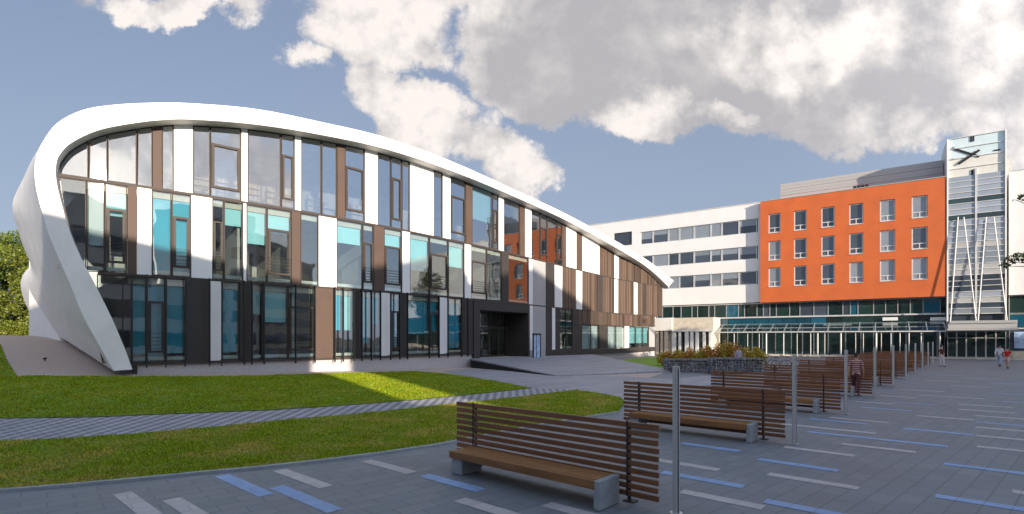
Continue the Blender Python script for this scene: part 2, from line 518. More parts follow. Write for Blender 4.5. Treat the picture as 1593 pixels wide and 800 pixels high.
M['office_blind'] = solid_glass('grey_blind_glazing', (0.21, 0.24, 0.27), 0.25)
M['beige'] = mat('beige_stone', (0.66, 0.58, 0.47), 0.7, var=0.14, vscale=2)
M['clad_grey'] = mat('grey_roof_cladding', (0.42, 0.42, 0.41), 0.5, var=0.08, streak=(0.05, 0.05, 5), vscale=1)
M['bark'] = mat('bark', (0.09, 0.065, 0.045), 0.9, var=0.4, vscale=6, bump=0.8, bscale=14)
M['black'] = mat('black_painted_metal', (0.012, 0.012, 0.013), 0.85)
M['rubber'] = mat('black_rubber', (0.02, 0.02, 0.02), 0.8)
M['plaza'] = paving('grey_block_paving', (0.165, 0.18, 0.19), (0.20, 0.208, 0.213), (0.13, 0.14, 0.15), 0.6, 0.3, R(-41.4), 0.012, stain=0.4)
M['path'] = striped_path('striped_path_paving')
M['granite'] = paving('pale_granite_paving', (0.33, 0.32, 0.34), (0.26, 0.255, 0.28), (0.17, 0.17, 0.18), 2.6, 0.55, R(-50), 0.02, stain=0.15)
M['stripe_white'] = paving('off_white_paver', (0.50, 0.46, 0.43), (0.42, 0.39, 0.37), (0.37, 0.345, 0.33), 0.6, 0.3, R(-41.4), 0.012, stain=0.3)
M['stripe_blue'] = paving('pale_blue_paver', (0.27, 0.39, 0.58), (0.22, 0.33, 0.52), (0.2, 0.29, 0.44), 0.6, 0.3, R(-41.4), 0.012, stain=0.3)
M['asphalt'] = mat('asphalt_ground', (0.09, 0.09, 0.09), 0.9, var=0.2)
M['lawn'] = grass_ground('lawn_turf', [(0.13, 0.25, 0.01), (0.18, 0.29, 0.012), (0.23, 0.25, 0.025)])
M['lawn_dry'] = grass_ground('worn_lawn_turf', [(0.16, 0.25, 0.014), (0.24, 0.26, 0.03), (0.32, 0.25, 0.06)])
M['blade'] = blade_mat('grass_blade', (0.27, 0.34, 0.010), (0.37, 0.37, 0.025))
M['blade_dry'] = blade_mat('worn_grass_blade', (0.29, 0.37, 0.015), (0.54, 0.43, 0.09))

# ------------------------------------------------------------------ plan of the curved building and the lie of the land
P0 = Vector((-19.1, 22.0)); P1 = Vector((18.4, 69.0))
CHL = (P1 - P0).length
CH = (P1 - P0) / CHL
CN = Vector((CH.y, -CH.x))          # towards the plaza
BACK = Vector((-0.72, 0.69))        # depth direction of the building


def bulge(a):
    return 18.0 * a if a < 0 else (a * (1 - a) * (18 - 22 * a) if a < 0.85 else 0.85 * .15 * (18 - 18.7) + (a - .85) * 3.0)


def plan(a, off=0.0):
    p = P0 + CH * (a * CHL) + CN * bulge(a)
    if off:
        e = 1e-3
        d = (CH * (2 * e * CHL) + CN * (bulge(a + e) - bulge(a - e))).normalized()
        p = p + Vector((d.y, -d.x)) * off
    return p


def fac_a(px, off=0.0):
    u = (px - CX) / F
    lo, hi = -0.4, 1.3
    for _ in range(48):
        m = (lo + hi) / 2
        q = plan(m, off)
        if q.y > 0 and q.x - u * q.y < 0:
            lo = m
        else:
            hi = m
    return (lo + hi) / 2


def fac(px, py, off=0.0):
    a = fac_a(px, off)
    q = plan(a, off)
    return a, q, EYE + (HZ - py) / F * q.y


def lerp_tab(x, tab):
    if x <= tab[0][0]:
        return tab[0][1]
    for (a, b), (c, d) in zip(tab, tab[1:]):
        if x <= c:
            return b + (d - b) * (x - a) / (c - a)
    return tab[-1][1]


def land(x, y):
    w = Vector((x, y)) - P0
    a = w.dot(CH) / CHL
    d = w.dot(CN) - bulge(max(-0.5, min(a, 1)))
    h = lerp_tab(a, [(0.0, .8), (.12, .6), (.3, .32), (.45, .15), (.7, 0.0)])
    k = max(0.0, min(1.0, 1 - d / 16.0))
    z = h * k * k * (3 - 2 * k)
    if d < 0:
        z += 0.125 * min(-d, 14) * max(0.0, min(1.0, (0.25 - a) / 0.2))
    return z


def on_land(px, py):
    u = (px - CX) / F; v = (py - HZ) / F
    D = 3.0
    while D < 160:
        if EYE - v * D <= land(u * D, D):
            break
        D += 0.25
    lo, hi = D - 0.25, D
    for _ in range(20):
        m = (lo + hi) / 2
        if EYE - v * m <= land(u * m, m):
            hi = m
        else:
            lo = m
    return Vector((u * hi, hi))


def at(px, Y):
    return (px - CX) / F * Y


def resample(poly, step):
    out = []
    n = len(poly)
    for i in range(n):
        a, b = poly[i], poly[(i + 1) % n]
        k = max(1, int((b - a).length / step))
        out += [a + (b - a) * (j / k) for j in range(k)]
    return out


def inside(p, poly):
    c = False
    j = len(poly) - 1
    for i in range(len(poly)):
        a, b = poly[i], poly[j]
        if (a.y > p.y) != (b.y > p.y) and p.x < (b.x - a.x) * (p.y - a.y) / (b.y - a.y) + a.x:
            c = not c
        j = i
    return c


def sheet(name, poly, off, step, material, zf=land):
    b = resample(poly, step)
    xs = [p.x for p in b]; ys = [p.y for p in b]
    pts = list(b)
    y = min(ys) + step / 2
    while y < max(ys):
        x = min(xs) + step / 2
        while x < max(xs):
            p = Vector((x, y))
            if inside(p, poly):
                pts.append(p)
            x += step
        y += step
    vs, es, fs = delaunay_2d_cdt(pts, [], [list(range(len(b)))], 1, 1e-4)[:3]
    me = bpy.data.meshes.new(name)
    me.from_pydata([(p.x, p.y, zf(p.x, p.y) + off) for p in vs], [], [list(f) for f in fs])
    bm = bmesh.new(); bm.from_mesh(me)
    for f in bm.faces:
        if f.normal.z < 0:
            f.normal_flip()
    bm.to_mesh(me); bm.free()
    me.polygons.foreach_set('use_smooth', [True] * len(me.polygons))
    me.materials.append(material)
    o = bpy.data.objects.new(name, me); COL.objects.link(o)
    WM[o] = Matrix()
    return o


def L(*pts):
    return [on_land(x, y) for x, y in pts]


V2 = Vector
# base ground to the horizon, then the land round the curved building, the plaza and its paths
g = MB(); g.add([(-2500, -2500, -0.06), (2500, -2500, -0.06), (2500, 2500, -0.06), (-2500, 2500, -0.06)], [(0, 1, 2, 3)])
struct(g.build('ground', M['asphalt']))
struct(sheet('terrain', [V2((-80, 4)), V2((-10, 4)), V2((14, 24)), V2((30, 52)), V2((26, 90)), V2((-80, 90))], -0.012, 1.2, M['gravel']))
pl = MB(); pl.add([(-30, -11, 0.004), (140, -11, 0.004), (140, 75, 0.004), (-30, 75, 0.004)], [(0, 1, 2, 3)])
struct(pl.build('plaza', M['plaza']))

path_up = [(-160, 654), (0, 652), (150, 650), (300, 644), (420, 639), (500, 634), (600, 627), (680, 620), (760, 612), (828, 604.5)]
path_lo = [(900, 607), (820, 617), (720, 628), (700, 630), (600, 641), (500, 650), (400, 659), (300, 669), (200, 677), (100, 684), (0, 688), (-160, 693)]
lawn_front = [(960, 643), (900, 652), (800, 670), (715, 687), (680, 694), (600, 706), (500, 719), (400, 730), (300, 739), (200, 749), (100, 758), (0, 766), (-160, 782)]
lawnA_px = [(-160, 560), (-60, 540), (0, 536), (10, 560), (27, 586.5), (120, 586.5), (200, 586.5), (330, 586.5), (400, 585.5), (480, 582.5), (560, 580.5), (650, 578.5), (700, 583), (760, 592)] + path_up[::-1]
lawnB_px = path_up[:0] + [(900, 609), (925, 612), (962, 618), (973, 626)] + lawn_front + path_lo[::-1][0:0] + path_lo[::-1]
lawnA = L(*lawnA_px)
lawnB = L(*lawnB_px)
struct(sheet('lawn', lawnA, 0.03, 0.5, M['lawn']))
struct(sheet('lawn', lawnB, 0.03, 0.5, M['lawn_dry']))
struct(sheet('path', L(*(path_up + path_lo)), 0.012, 0.4, M['path']))
struct(sheet('pavement', L((690, 578), (733, 574), (790, 577), (860, 581), (960, 585), (1045, 590), (1110, 584), (1110, 598), (1010, 611), (975, 625), (962, 617), (925, 611), (900, 608), (828, 604), (760, 592)), 0.008, 0.5, M['granite']))
lawnC = L((935, 564), (1000, 556.5), (1028, 556), (1036, 575), (1000, 572))
struct(sheet('lawn', lawnC, 0.03, 0.5, M['lawn']))
# concrete edging between lawn and plaza
front = L(*lawn_front)
ke = MB()
for p, q in zip(front, front[1:]):
    d = (q - p).normalized(); n_ = Vector((-d.y, d.x)) * 0.05
    za, zb = land(p.x, p.y) + .05, land(q.x, q.y) + .05
    ke.prism([(p.x - n_.x, p.y - n_.y, za - .12), (p.x + n_.x, p.y + n_.y, za - .12), (p.x + n_.x, p.y + n_.y, za), (p.x - n_.x, p.y - n_.y, za)],
             [(q.x - n_.x, q.y - n_.y, zb - .12), (q.x + n_.x, q.y + n_.y, zb - .12), (q.x + n_.x, q.y + n_.y, zb), (q.x - n_.x, q.y - n_.y, zb)])
struct(ke.build('kerb', M['concrete']))


def blades(name, poly, n, hmin, hmax, material, seed):
    rng = np.random.default_rng(seed)
    xs = [p.x for p in poly]; ys = [p.y for p in poly]
    P = []
    py_ = np.array([[p.x, p.y] for p in poly])
    while len(P) < n:
        c = rng.uniform((min(xs), min(ys)), (max(xs), max(ys)), (4000, 2))
        keep = np.zeros(len(c), bool)
        j = len(py_) - 1
        for i in range(len(py_)):
            a, b = py_[i], py_[j]
            cr = ((a[1] > c[:, 1]) != (b[1] > c[:, 1])) & (c[:, 0] < (b[0] - a[0]) * (c[:, 1] - a[1]) / (b[1] - a[1] + 1e-12) + a[0])
            keep ^= cr
            j = i
        # nearer blades are denser
        dist = np.hypot(c[:, 0], c[:, 1])
        keep &= rng.random(len(c)) < np.clip(11.0 / dist, 0, 1) ** 1.3
        keep &= np.abs(c[:, 0]) < c[:, 1] * 1.15 + 1.0
        P += list(c[keep])
    P = np.array(P[:n])
    z = np.array([land(x, y) for x, y in P]) + 0.028
    an = rng.uniform(0, 2 * pi, n); h = rng.uniform(hmin, hmax, n); w = rng.uniform(.006, .012, n) * (1 + np.hypot(P[:, 0], P[:, 1]) / 14)
    h = h * (.85 + .35 * np.sin(P[:, 0] * 3.1 + np.sin(P[:, 1] * 2.3) * 1.7) * np.sin(P[:, 1] * 2.7 + np.sin(P[:, 0] * 1.9)))
    le = rng.normal(0, .5, (n, 2)) * h[:, None]
    v = np.zeros((n, 3, 3), np.float32)
    v[:, 0] = np.c_[P[:, 0] - np.cos(an) * w, P[:, 1] - np.sin(an) * w, z]
    v[:, 1] = np.c_[P[:, 0] + np.cos(an) * w, P[:, 1] + np.sin(an) * w, z]
    v[:, 2] = np.c_[P[:, 0] + le[:, 0], P[:, 1] + le[:, 1], z + h]
    o = np_mesh(name, v.reshape(-1, 3), np.arange(3 * n).reshape(-1, 3), material)
    o['kind'] = 'stuff'; o['label'] = 'short grass blades of the lawn'
    return o


blades('grass', lawnB, 80000, .025, .06, M['blade_dry'], 3)
blades('grass', lawnA, 80000, .03, .06, M['blade'], 4)

# painted strips set into the plaza paving
BA = Vector((0.75, -0.661)).normalized()     # across the row of benches (left to right, nearer)
BR = Vector((0.661, 0.75)).normalized()      # along the row, away from the camera
ST = [(190, 768, 225, 806, 'w'), (-60, 800, -20, 840, 'w'), (267, 777, 305, 812, 'w'), (345, 740, 385, 778, 'b'), (435, 732, 483, 764, 'w'), (430, 758, 495, 803, 'b'), (570, 717, 622, 741, 'w'), (660, 740, 738, 767, 'b'),
      (715, 778, 792, 802, 'w'), (850, 785, 930, 803, 'w'), (1022, 716, 1100, 727, 'w'), (1030, 735, 1165, 753, 'b'), (1060, 690, 1150, 703, 'b'), (1180, 715, 1305, 732, 'b'),
      (1195, 738, 1338, 757, 'w'), (1190, 780, 1330, 801, 'b'), (1455, 772, 1600, 793, 'b'), (1575, 765, 1700, 782, 'w'), (1468, 722, 1600, 738, 'b'), (1220, 696, 1332, 707, 'w'),
      (1310, 691, 1425, 705, 'w'), (1255, 672, 1475, 693, 'b'), (1215, 660, 1367, 671, 'w'), (1520, 695, 1640, 705, 'w'), (1518, 678, 1640, 688, 'w'), (1405, 667, 1515, 679, 'b'),
      (1260, 652, 1350, 660, 'b'), (1290, 650, 1385, 656, 'w'), (1425, 647, 1515, 654, 'w'), (1517, 665, 1640, 673, 'w'), (1517, 657, 1600, 662, 'b'), (1517, 647, 1600, 652, 'w'),
      (1490, 629, 1575, 634, 'w'), (1490, 637, 1578, 642, 'w'), (1340, 634, 1420, 638, 'b'), (1390, 626, 1440, 629, 'b'), (1430, 615, 1530, 620, 'w'), (1545, 612, 1593, 614, 'b'), (1400, 606, 1470, 609, 'w'),
      (1480, 600, 1540, 602, 'w'), (1540, 596, 1600, 598, 'b'), (1440, 592, 1490, 594, 'w'), (1500, 588, 1560, 590, 'w'), (1450, 583, 1500, 584, 'b'), (1060, 765, 1120, 775, 'w'), (1330, 625, 1390, 629, 'w'), (1560, 625, 1620, 628, 'b'), (1370, 616, 1420, 618, 'w')]
for x0, y0, x1, y1, c in ST:
    p = Vector((at(x0, EYE * F / (y0 - HZ)), EYE * F / (y0 - HZ))); q = Vector((at(x1, EYE * F / (y1 - HZ)), EYE * F / (y1 - HZ)))
    ln = min(max((q - p).dot(BA), 1.2), 5.5)
    w = Vector((BR.x, BR.y)) * 0.12
    q = p + BA * ln
    m_ = MB(); m_.add([(p.x - w.x, p.y - w.y, .009), (q.x - w.x, q.y - w.y, .009), (q.x + w.x, q.y + w.y, .009), (p.x + w.x, p.y + w.y, .009)], [(0, 1, 2, 3)])
    struct(m_.build('pavement_stripe', M['stripe_white' if c == 'w' else 'stripe_blue']))

# ------------------------------------------------------------------ the curved office building
ZA, ZB, Z1 = 9.18, 5.18, 1.22
hall = thing('office_building', 'curved glass-fronted office building wrapped by a sweeping white roof band that slants to the ground', 'building', (plan(.3, 0).x, plan(.3, 0).y, .7))


def catmull(pts, n):
    out = []
    m = len(pts)
    for i in range(m - 1):
        p0, p1, p2, p3 = pts[max(i - 1, 0)], pts[i], pts[i + 1], pts[min(i + 2, m - 1)]
        for j in range(n):
            t = j / n
            out.append(0.5 * ((2 * p1) + (p2 - p0) * t + (2 * p0 - 5 * p1 + 4 * p2 - p3) * t * t + (3 * p1 - p0 - 3 * p2 + p3) * t ** 3))
    out.append(pts[-1])
    return out


RIB = [((177, 577), (206, 575)), ((156, 540), (192, 537)), ((131, 495), (173, 493)), ((109, 442), (148, 443)), ((91, 401), (127, 403)), ((75, 362), (109, 362)),
       ((64, 325), (98, 326)), ((55, 285), (88, 284)), ((55, 250), (87, 257)), ((66, 222), (94, 239)), ((90, 191), (113, 221)), ((130, 171), (152, 203)), ((180, 163), (200, 193)),
       ((240, 160), (250, 187)), ((300, 161), (300, 186)), ((400, 170), (400, 194)), ((500, 190), (500, 210)), ((600, 214), (600, 232)), ((700, 250), (700, 265)),
       ((800, 295), (800, 306)), ((900, 343), (900, 353)), ((1000, 400), (1000, 411)), ((1048, 437), (1040, 446))]
OFF = 0.9


def rib3(p, off=OFF):
    a, q, z = fac(p[0], p[1], off)
    return Vector((q.x, q.y, z)), a


outer = catmull([rib3(o)[0] for o, i in RIB], 6)
inner = catmull([rib3(i)[0] for o, i in RIB], 6)
inner_az = catmull([Vector((rib3(i)[1], rib3(i)[0].z)) for o, i in RIB], 6)
soffit = []
for (a, z), p in zip(inner_az, inner):
    q = plan(a, -0.05)
    soffit.append(Vector((q.x, q.y, z)))
rb = MB(); rb.loft([outer, inner, soffit])
rb.f.append([0, len(outer), 2 * len(outer)])
band = rb.build('roof_band', M['ribbon'], hall, smooth=True, auto=40, fix=True)

# end wall: from the band's outer edge back to the bulging far edge; then the roof membrane
k_end = 9 * 6            # index in the resampled band where the silhouette meets the band
back_px = [(75, 527, 36), (56, 503, 35.5), (42, 478, 35), (34, 456, 34.5), (32, 441, 34), (36, 427, 33.5), (47, 412, 33), (41, 396, 32), (34, 378, 31), (28, 358, 30),
           (21, 335, 29), (19, 319, 28.5), (24, 302, 28), (35, 280, 27), (49, 250, 26), (66, 222.5, 25)]
bk = catmull([Vector((at(x, D), D, EYE + (HZ - y) / F * D)) for x, y, D in back_px], 6)


def even(pts, n):
    d = [0.0]
    for p, q in zip(pts, pts[1:]):
        d.append(d[-1] + (q - p).length)
    out = []
    j = 0
    for i in range(n):
        s = d[-1] * i / (n - 1)
        while j < len(d) - 2 and d[j + 1] < s:
            j += 1
        f = 0 if d[j + 1] == d[j] else (s - d[j]) / (d[j + 1] - d[j])
        out.append(pts[j].lerp(pts[j + 1], min(max(f, 0), 1)))
    return out


ew_f = even(outer[:k_end + 1], 64)
ew_b = even(bk, 64)
ew_s = [sum((ew_b[max(0, min(63, j + k))] for k in range(-16, 17)), Vector()) / 33 for j in range(64)]
rows = []
for i in range(25):
    f = i / 24
    r_ = []
    g_ = max(0.0, (f - .45) / .55) ** 2
    for p, q, qs in zip(ew_f, ew_b, ew_s):
        r_.append(p.lerp(qs.lerp(q, g_), f))
    rows.append(r_)
ln = MB(); ln.loft([[q + Vector((CH.x * .55 + BACK.x * 1.05, CH.y * .55 + BACK.y * 1.05, 0)) for q in r_[10:]] for r_ in rows[::4]])
ln.build('end_lining', M['inner_wall'], hall, smooth=True)  # inner skin added to keep the sunlit shell from whitening the left glazing
ew = MB(); ew.loft(rows)
ew.build('end_wall', M['ribbon'], hall, smooth=True, fix=True)
rt = outer[k_end:]
last = bk[-1]
far = []
for i, p in enumerate(rt):
    f = min(1.0, i / 14)
    L_ = 12.5 * max(0.15, 1 - max(0, (i - 30) / (len(rt) - 30)) * 0.45)
    tgt = p + Vector((BACK.x, BACK.y, 0)) * L_ + Vector((0, 0, -0.5))
    far.append(last.lerp(tgt, f * f * (3 - 2 * f)))
ro = MB(); ro.loft([rt, [p.lerp(q, .5) + Vector((0, 0, .05)) for p, q in zip(rt, far)], far])
ro.build('roof', M['roof'], hall, smooth=True)
rw = bk[36:42:3] + far[15:]
bw = MB(); bw.loft([rw, [Vector((p.x, p.y, 0)) for p in rw]])
bw.build('rear_wall', M['white'], hall)

# facade region (arc metres, height), clipped by the band's inner edge
from mathutils.geometry import convex_hull_2d
_pts = [Vector((a * CHL, z)) for a, z in inner_az[::2]] + [Vector((inner_az[-1][0] * CHL, -4)), Vector((inner_az[0][0] * CHL, -4))]
_h = [_pts[i] for i in convex_hull_2d(_pts)]
if sum(_h[i - 1].x * _h[i].y - _h[i].x * _h[i - 1].y for i in range(len(_h))) > 0:
    _h.reverse()
clip_poly = _h + [_h[0]]


def clip(poly):
    for i in range(len(clip_poly) - 1):
        a, b = clip_poly[i], clip_poly[i + 1]
        d = b - a
        out = []
        for j in range(len(poly)):
            p, q = poly[j], poly[(j + 1) % len(poly)]
            sp = d.x * (p.y - a.y) - d.y * (p.x - a.x); sq = d.x * (q.y - a.y) - d.y * (q.x - a.x)
            if sp <= 0:
                out.append(p)
            if (sp < 0 < sq) or (sq < 0 < sp):
                out.append(p + (q - p) * (sp / (sp - sq)))
        poly = out
        if len(poly) < 3:
            return []
    res = []
    for p in poly:
        if not res or (p - res[-1]).length > 0.06:
            res.append(p)
    if len(res) > 2 and (res[0] - res[-1]).length < 0.06:
        res.pop()
    return res if len(res) > 2 else []


def up3(p, off):
    q = plan(p.x / CHL, off)
    return Vector((q.x, q.y, p.y))


def inset(poly, w):
    n = len(poly)
    area = sum(poly[i].x * poly[(i + 1) % n].y - poly[(i + 1) % n].x * poly[i].y for i in range(n))
    sg = 1 if area > 0 else -1
    lines = []
    for i in range(n):
        p, q = poly[i], poly[(i + 1) % n]
        d = (q - p).normalized()
        nn = Vector((-d.y, d.x)) * sg * w
        lines.append((p + nn, d))
    out = []
    for i in range(n):
        (p, d), (q, e) = lines[i - 1], lines[i]
        den = d.x * e.y - d.y * e.x
        if abs(den) < 1e-3:
            out.append(q)
        else:
            t = ((q.x - p.x) * e.y - (q.y - p.y) * e.x) / den
            out.append(p + d * t)
    return out


def fpanel(poly, off, th, name, material, parent=None):
    m = MB(); m.prism([up3(p, off) for p in poly], [up3(p, off - th) for p in poly])
    return m.build(name, material, parent or hall)


def fring(mb, poly, w, o0, o1):
    i = inset(poly, w)
    mb.ring([up3(p, o0) for p in poly], [up3(p, o0) for p in i], [up3(p, o1) for p in poly], [up3(p, o1) for p in i])
    return i


def rect(s0, s1, z0, z1):
    return [Vector((s0, z0)), Vector((s1, z0)), Vector((s1, z1)), Vector((s0, z1))]


def sx(px):
    return fac_a(px) * CHL


def fwindow(x0, x1, zb, zt, kind, blind=None, top=True):
    s0, s1 = sx(x0), sx(x1)
    poly = clip(rect(s0 + .012, s1 - .012, zb, zt))
    if not poly:
        return
    f = MB()
    i = fring(f, poly, 0.035 if s1 - s0 > .7 else .025, 0.045, -0.06)
    w = f.build('window', M['frame'], hall)
    fpanel(i, -0.005, 0.015, 'pane', M['glass_upper' if zb > 8 else 'glass'], w)
    zs = [p.y for p in poly]
    hb, ht = min(zs), max(zs)
    if kind == 'O':
        H = (zt if top else ht) - zb
        sash = rect(s0 + .06, s1 - .06, zb + .11 * H, zb + .66 * H if top == 3 else zb + .72 * H)
        m = MB(); fring(m, sash, min(.11, (s1 - s0) * .14), 0.075, 0.012)
        m.build('sash', M['frame'], w)
        if top != 3:
            r_ = MB()
            for k in range(5):
                z = zb + .16 * H + k * .17
                r_.bar(up3(Vector((s0 + .05, z)), .12), up3(Vector((s1 - .05, z)), .12), .018, .018)
            r_.build('guard_rail', M['steel_dark'], w)
    if top != 3:
        sl = MB(); sl.prism([up3(p, -.03) for p in rect(s0 + .05, s1 - .05, zb + .08, zb + .24)], [up3(p, -.25) for p in rect(s0 + .05, s1 - .05, zb + .08, zb + .24)])
        sl.build('sill', M['sill'], w)
    if blind:
        mt, fr = blind
        bz = ht - (ht - hb) * fr
        bp = clip(rect(s0 + .05, s1 - .05, bz, zt - .35 if top != 3 else zt))
        if bp:
            fpanel(bp, -0.20, 0.02, 'blind', M[mt], w)


def fsolid(x0, x1, zb, zt, kind):
    nm, mt = {'W': ('white_panel', 'white_panel'), 'B': ('brown_panel', 'brown_panel'), 'D': ('charcoal_panel', 'dark_panel'), 'S': ('grey_panel', 'grey_panel')}[kind]
    s0, s1 = sx(x0), sx(x1)
    poly = clip(rect(s0 + .01, s1 - .01, zb, zt))
    if poly:
        fpanel(poly, 0.06, 0.14, nm, M[mt])


def fplanks(x0, x1, zb, zt, pitch=.42):
    s0, s1 = sx(x0), sx(x1)
    m = MB()
    n = max(1, round((s1 - s0) / pitch))
    rr = random.Random(int(x0 * 7 + zb * 13))
    for k in range(n):
        a, b = s0 + (s1 - s0) * k / n + .012, s0 + (s1 - s0) * (k + 1) / n - .012
        p = clip(rect(a, b, zb, zt))
        if p:
            o = .05 + rr.choice((0, 0, .025, .05))
            m.prism([up3(q, o) for q in p], [up3(q, -.08) for q in p])
    if m.v:
        m.build('brown_cladding', M['brown_plank'], hall)


T, C, Wb = 'blind_teal', 'blind_cyan', 'blind_white'
row3 = [(84, 138, 'G'), (138, 167, 'G'), (167, 213, 'G'), (213, 237, 'G'), (237, 252, 'B'), (252, 270, 'G'), (270, 300, 'W'), (300, 327, 'G'), (327, 375, 'O'), (375, 385, 'W'), (385, 437, 'G'), (437, 458, 'O'),
        (458, 468, 'W'), (468, 500, 'G'), (500, 524, 'G'), (524, 536, 'B'), (536, 567, 'O'), (567, 587, 'W'), (587, 608, 'G'), (608, 625, 'O'), (625, 637, 'G'), (637, 654, 'W'), (654, 674, 'W'), (674, 688, 'G'),
        (688, 700, 'W'), (700, 724, 'O'), (724, 734, 'B'), (734, 766, 'G', (C, .55)), (766, 775, 'O'), (775, 783, 'W'), (783, 808, 'G'), (808, 816, 'B'), (816, 826, 'W'), (826, 840, 'G'), (840, 851, 'O'),
        (851, 866, 'G'), (866, 874, 'O'), (874, 880, 'B'), (880, 896, 'W'), (896, 905, 'B'), (905, 918, 'W'), (918, 932, 'W'), (932, 955, 'P'), (955, 962, 'W'), (962, 1032, 'P')]
row2 = [(86, 135, 'G'), (135, 163, 'G', (Wb, .7)), (163, 198, 'O', (C, .35)), (198, 213, 'B'), (213, 236, 'W'), (236, 267, 'G', (T, 1)), (267, 297, 'O', (T, 1)), (297, 330, 'W'), (330, 348, 'O'), (348, 378, 'G', (C, .3)),
        (378, 383, 'W'), (383, 415, 'G', (C, .5)), (415, 453, 'O', (C, .32)), (453, 467, 'B'), (467, 495, 'G'), (495, 523, 'W'), (523, 564, 'G', (C, .33)), (564, 581, 'O'), (581, 597, 'B'), (597, 625, 'O', (C, .3)),
        (625, 637, 'W'), (637, 668, 'G', (C, .6)), (668, 697, 'O'), (697, 722, 'G', (C, .45)), (722, 732, 'W'), (732, 757, 'O'), (757, 780, 'G'), (780, 790, 'D'), (790, 822, 'G'), (822, 828, 'W'), (828, 848, 'S'),
        (848, 862, 'D'), (862, 874, 'W'), (874, 895, 'P'), (895, 905, 'W'), (905, 931, 'P'), (931, 937, 'D'), (937, 951, 'P'), (951, 955, 'D'), (955, 961, 'W'), (961, 985, 'P'), (985, 991, 'W'), (991, 999, 'P'), (999, 1004, 'D'), (1004, 1034, 'P')]
row1 = [(150, 205, 'G'), (205, 228, 'G', (T, .9)), (228, 258, 'O', (T, .95)), (258, 289, 'G', (T, .9)), (289, 327, 'D'), (327, 345, 'W'), (345, 372, 'G', (T, .9)), (372, 392, 'D'), (392, 408, 'G', (C, .4)),
        (408, 448, 'G', (C, .5)), (448, 490, 'O'), (490, 521, 'B'), (521, 534, 'G', (T, .6)), (534, 550, 'G', (C, .6)), (550, 560, 'D'), (560, 578, 'G', (T, .8)), (578, 592, 'G', (T, .5)), (592, 607, 'W'), (607, 622, 'O', (T, .85)), (622, 633, 'D'),
        (633, 668, 'G', (T, .65)), (668, 683, 'O', (T, .6)), (683, 695, 'W'), (695, 718, 'G', (T, .9)), (718, 735, 'D'), (822, 828, 'W'), (828, 848, 'S'), (848, 858, 'D'), (858, 863, 'W'), (863, 870, 'D'), (870, 880, 'G'), (880, 890, 'G'), (890, 900, 'D')]
for row, zb, zt, top in ((row3, ZA + .05, 30, 3), (row2, ZB + .05, ZA - .05, 2), (row1, Z1 + .05, ZB - .05, 1)):
    for it in row:
        if it[2] in 'GO':
            zz = zt
            if top == 3:   # real head height under the sloping band
                mid = (sx(it[0]) + sx(it[1])) / 2
                zz = min((p.y for p in clip(rect(mid - .05, mid + .05, ZA, 30)) if p.y > ZA + .3), default=ZA + 2)
                poly_t = max((p.y for p in clip(rect(sx(it[0]), sx(it[1]), ZA, 30))), default=ZA + 2)
                s_top = zz
                fwindow(it[0], it[1], zb, poly_t + .3, it[2], it[3] if len(it) > 3 else None, 3)
            else:
                fwindow(it[0], it[1], zb, zz, it[2], it[3] if len(it) > 3 else None, top)
        elif it[2] == 'P':
            fplanks(it[0], it[1], zb, zt)
        else:
            fsolid(it[0], it[1], zb, zt, it[2])
# ground floor right of the entrance: dark wall with white-blind windows
fplanks(900, 1018, 3.75, ZB - .05)
fpanel(rect(sx(900), sx(1018), .62, 1.15), .05, .13, 'charcoal_panel', M['dark_panel'])
for x0, x1, k, bl in ((900, 905, 'D', 0), (905, 919, 'G', 1), (919, 932, 'G', 1), (932, 945, 'D', 0), (945, 958, 'G', 1), (958, 971, 'G', 1), (971, 978, 'W', 0), (978, 989, 'G', 2), (989, 1000, 'G', 2), (1000, 1009, 'G', 2), (1009, 1018, 'S', 0)):
    if k == 'G':
        fwindow(x0, x1, 1.17, 3.72, 'G', (Wb, 1.0) if bl == 1 else (C, .8), 3)
    else:
        fsolid(x0, x1, 1.17, 3.72, k)


def strip(px0, px1, z0, z1, o0, o1, name, material, n=40):
    a0, a1 = fac_a(px0), fac_a(px1)
    rows_ = []
    for o, z in ((o0, z0), (o0, z1), (o1, z1), (o1, z0), (o0, z0)):
        rows_.append([Vector((*plan(a0 + (a1 - a0) * i / n, o), z)) for i in range(n + 1)])
    m = MB(); m.loft(rows_)
    return m.build(name, material, hall)


strip(90, 1033, ZA - .05, ZA + .05, .07, -.1, 'transom', M['frame'])
strip(152, 1022, ZB - .05, ZB + .05, .07, -.1, 'transom', M['frame'])
strip(204, 735, Z1 - .06, Z1 + .05, .09, -.1, 'transom', M['frame'])
strip(214, 735, -.3, Z1 - .06, -.06, -.5, 'plinth', M['plinth'])
strip(822, 1018, -.8, .62, .02, -.5, 'plinth', M['plinth'])
fpanel(rect(sx(848), sx(900), .62, Z1 + .05), .05, .13, 'charcoal_panel', M['dark_panel'])
fpanel(rect(sx(822), sx(848), .62, Z1 + .05), .05, .13, 'grey_panel', M['grey_panel'])
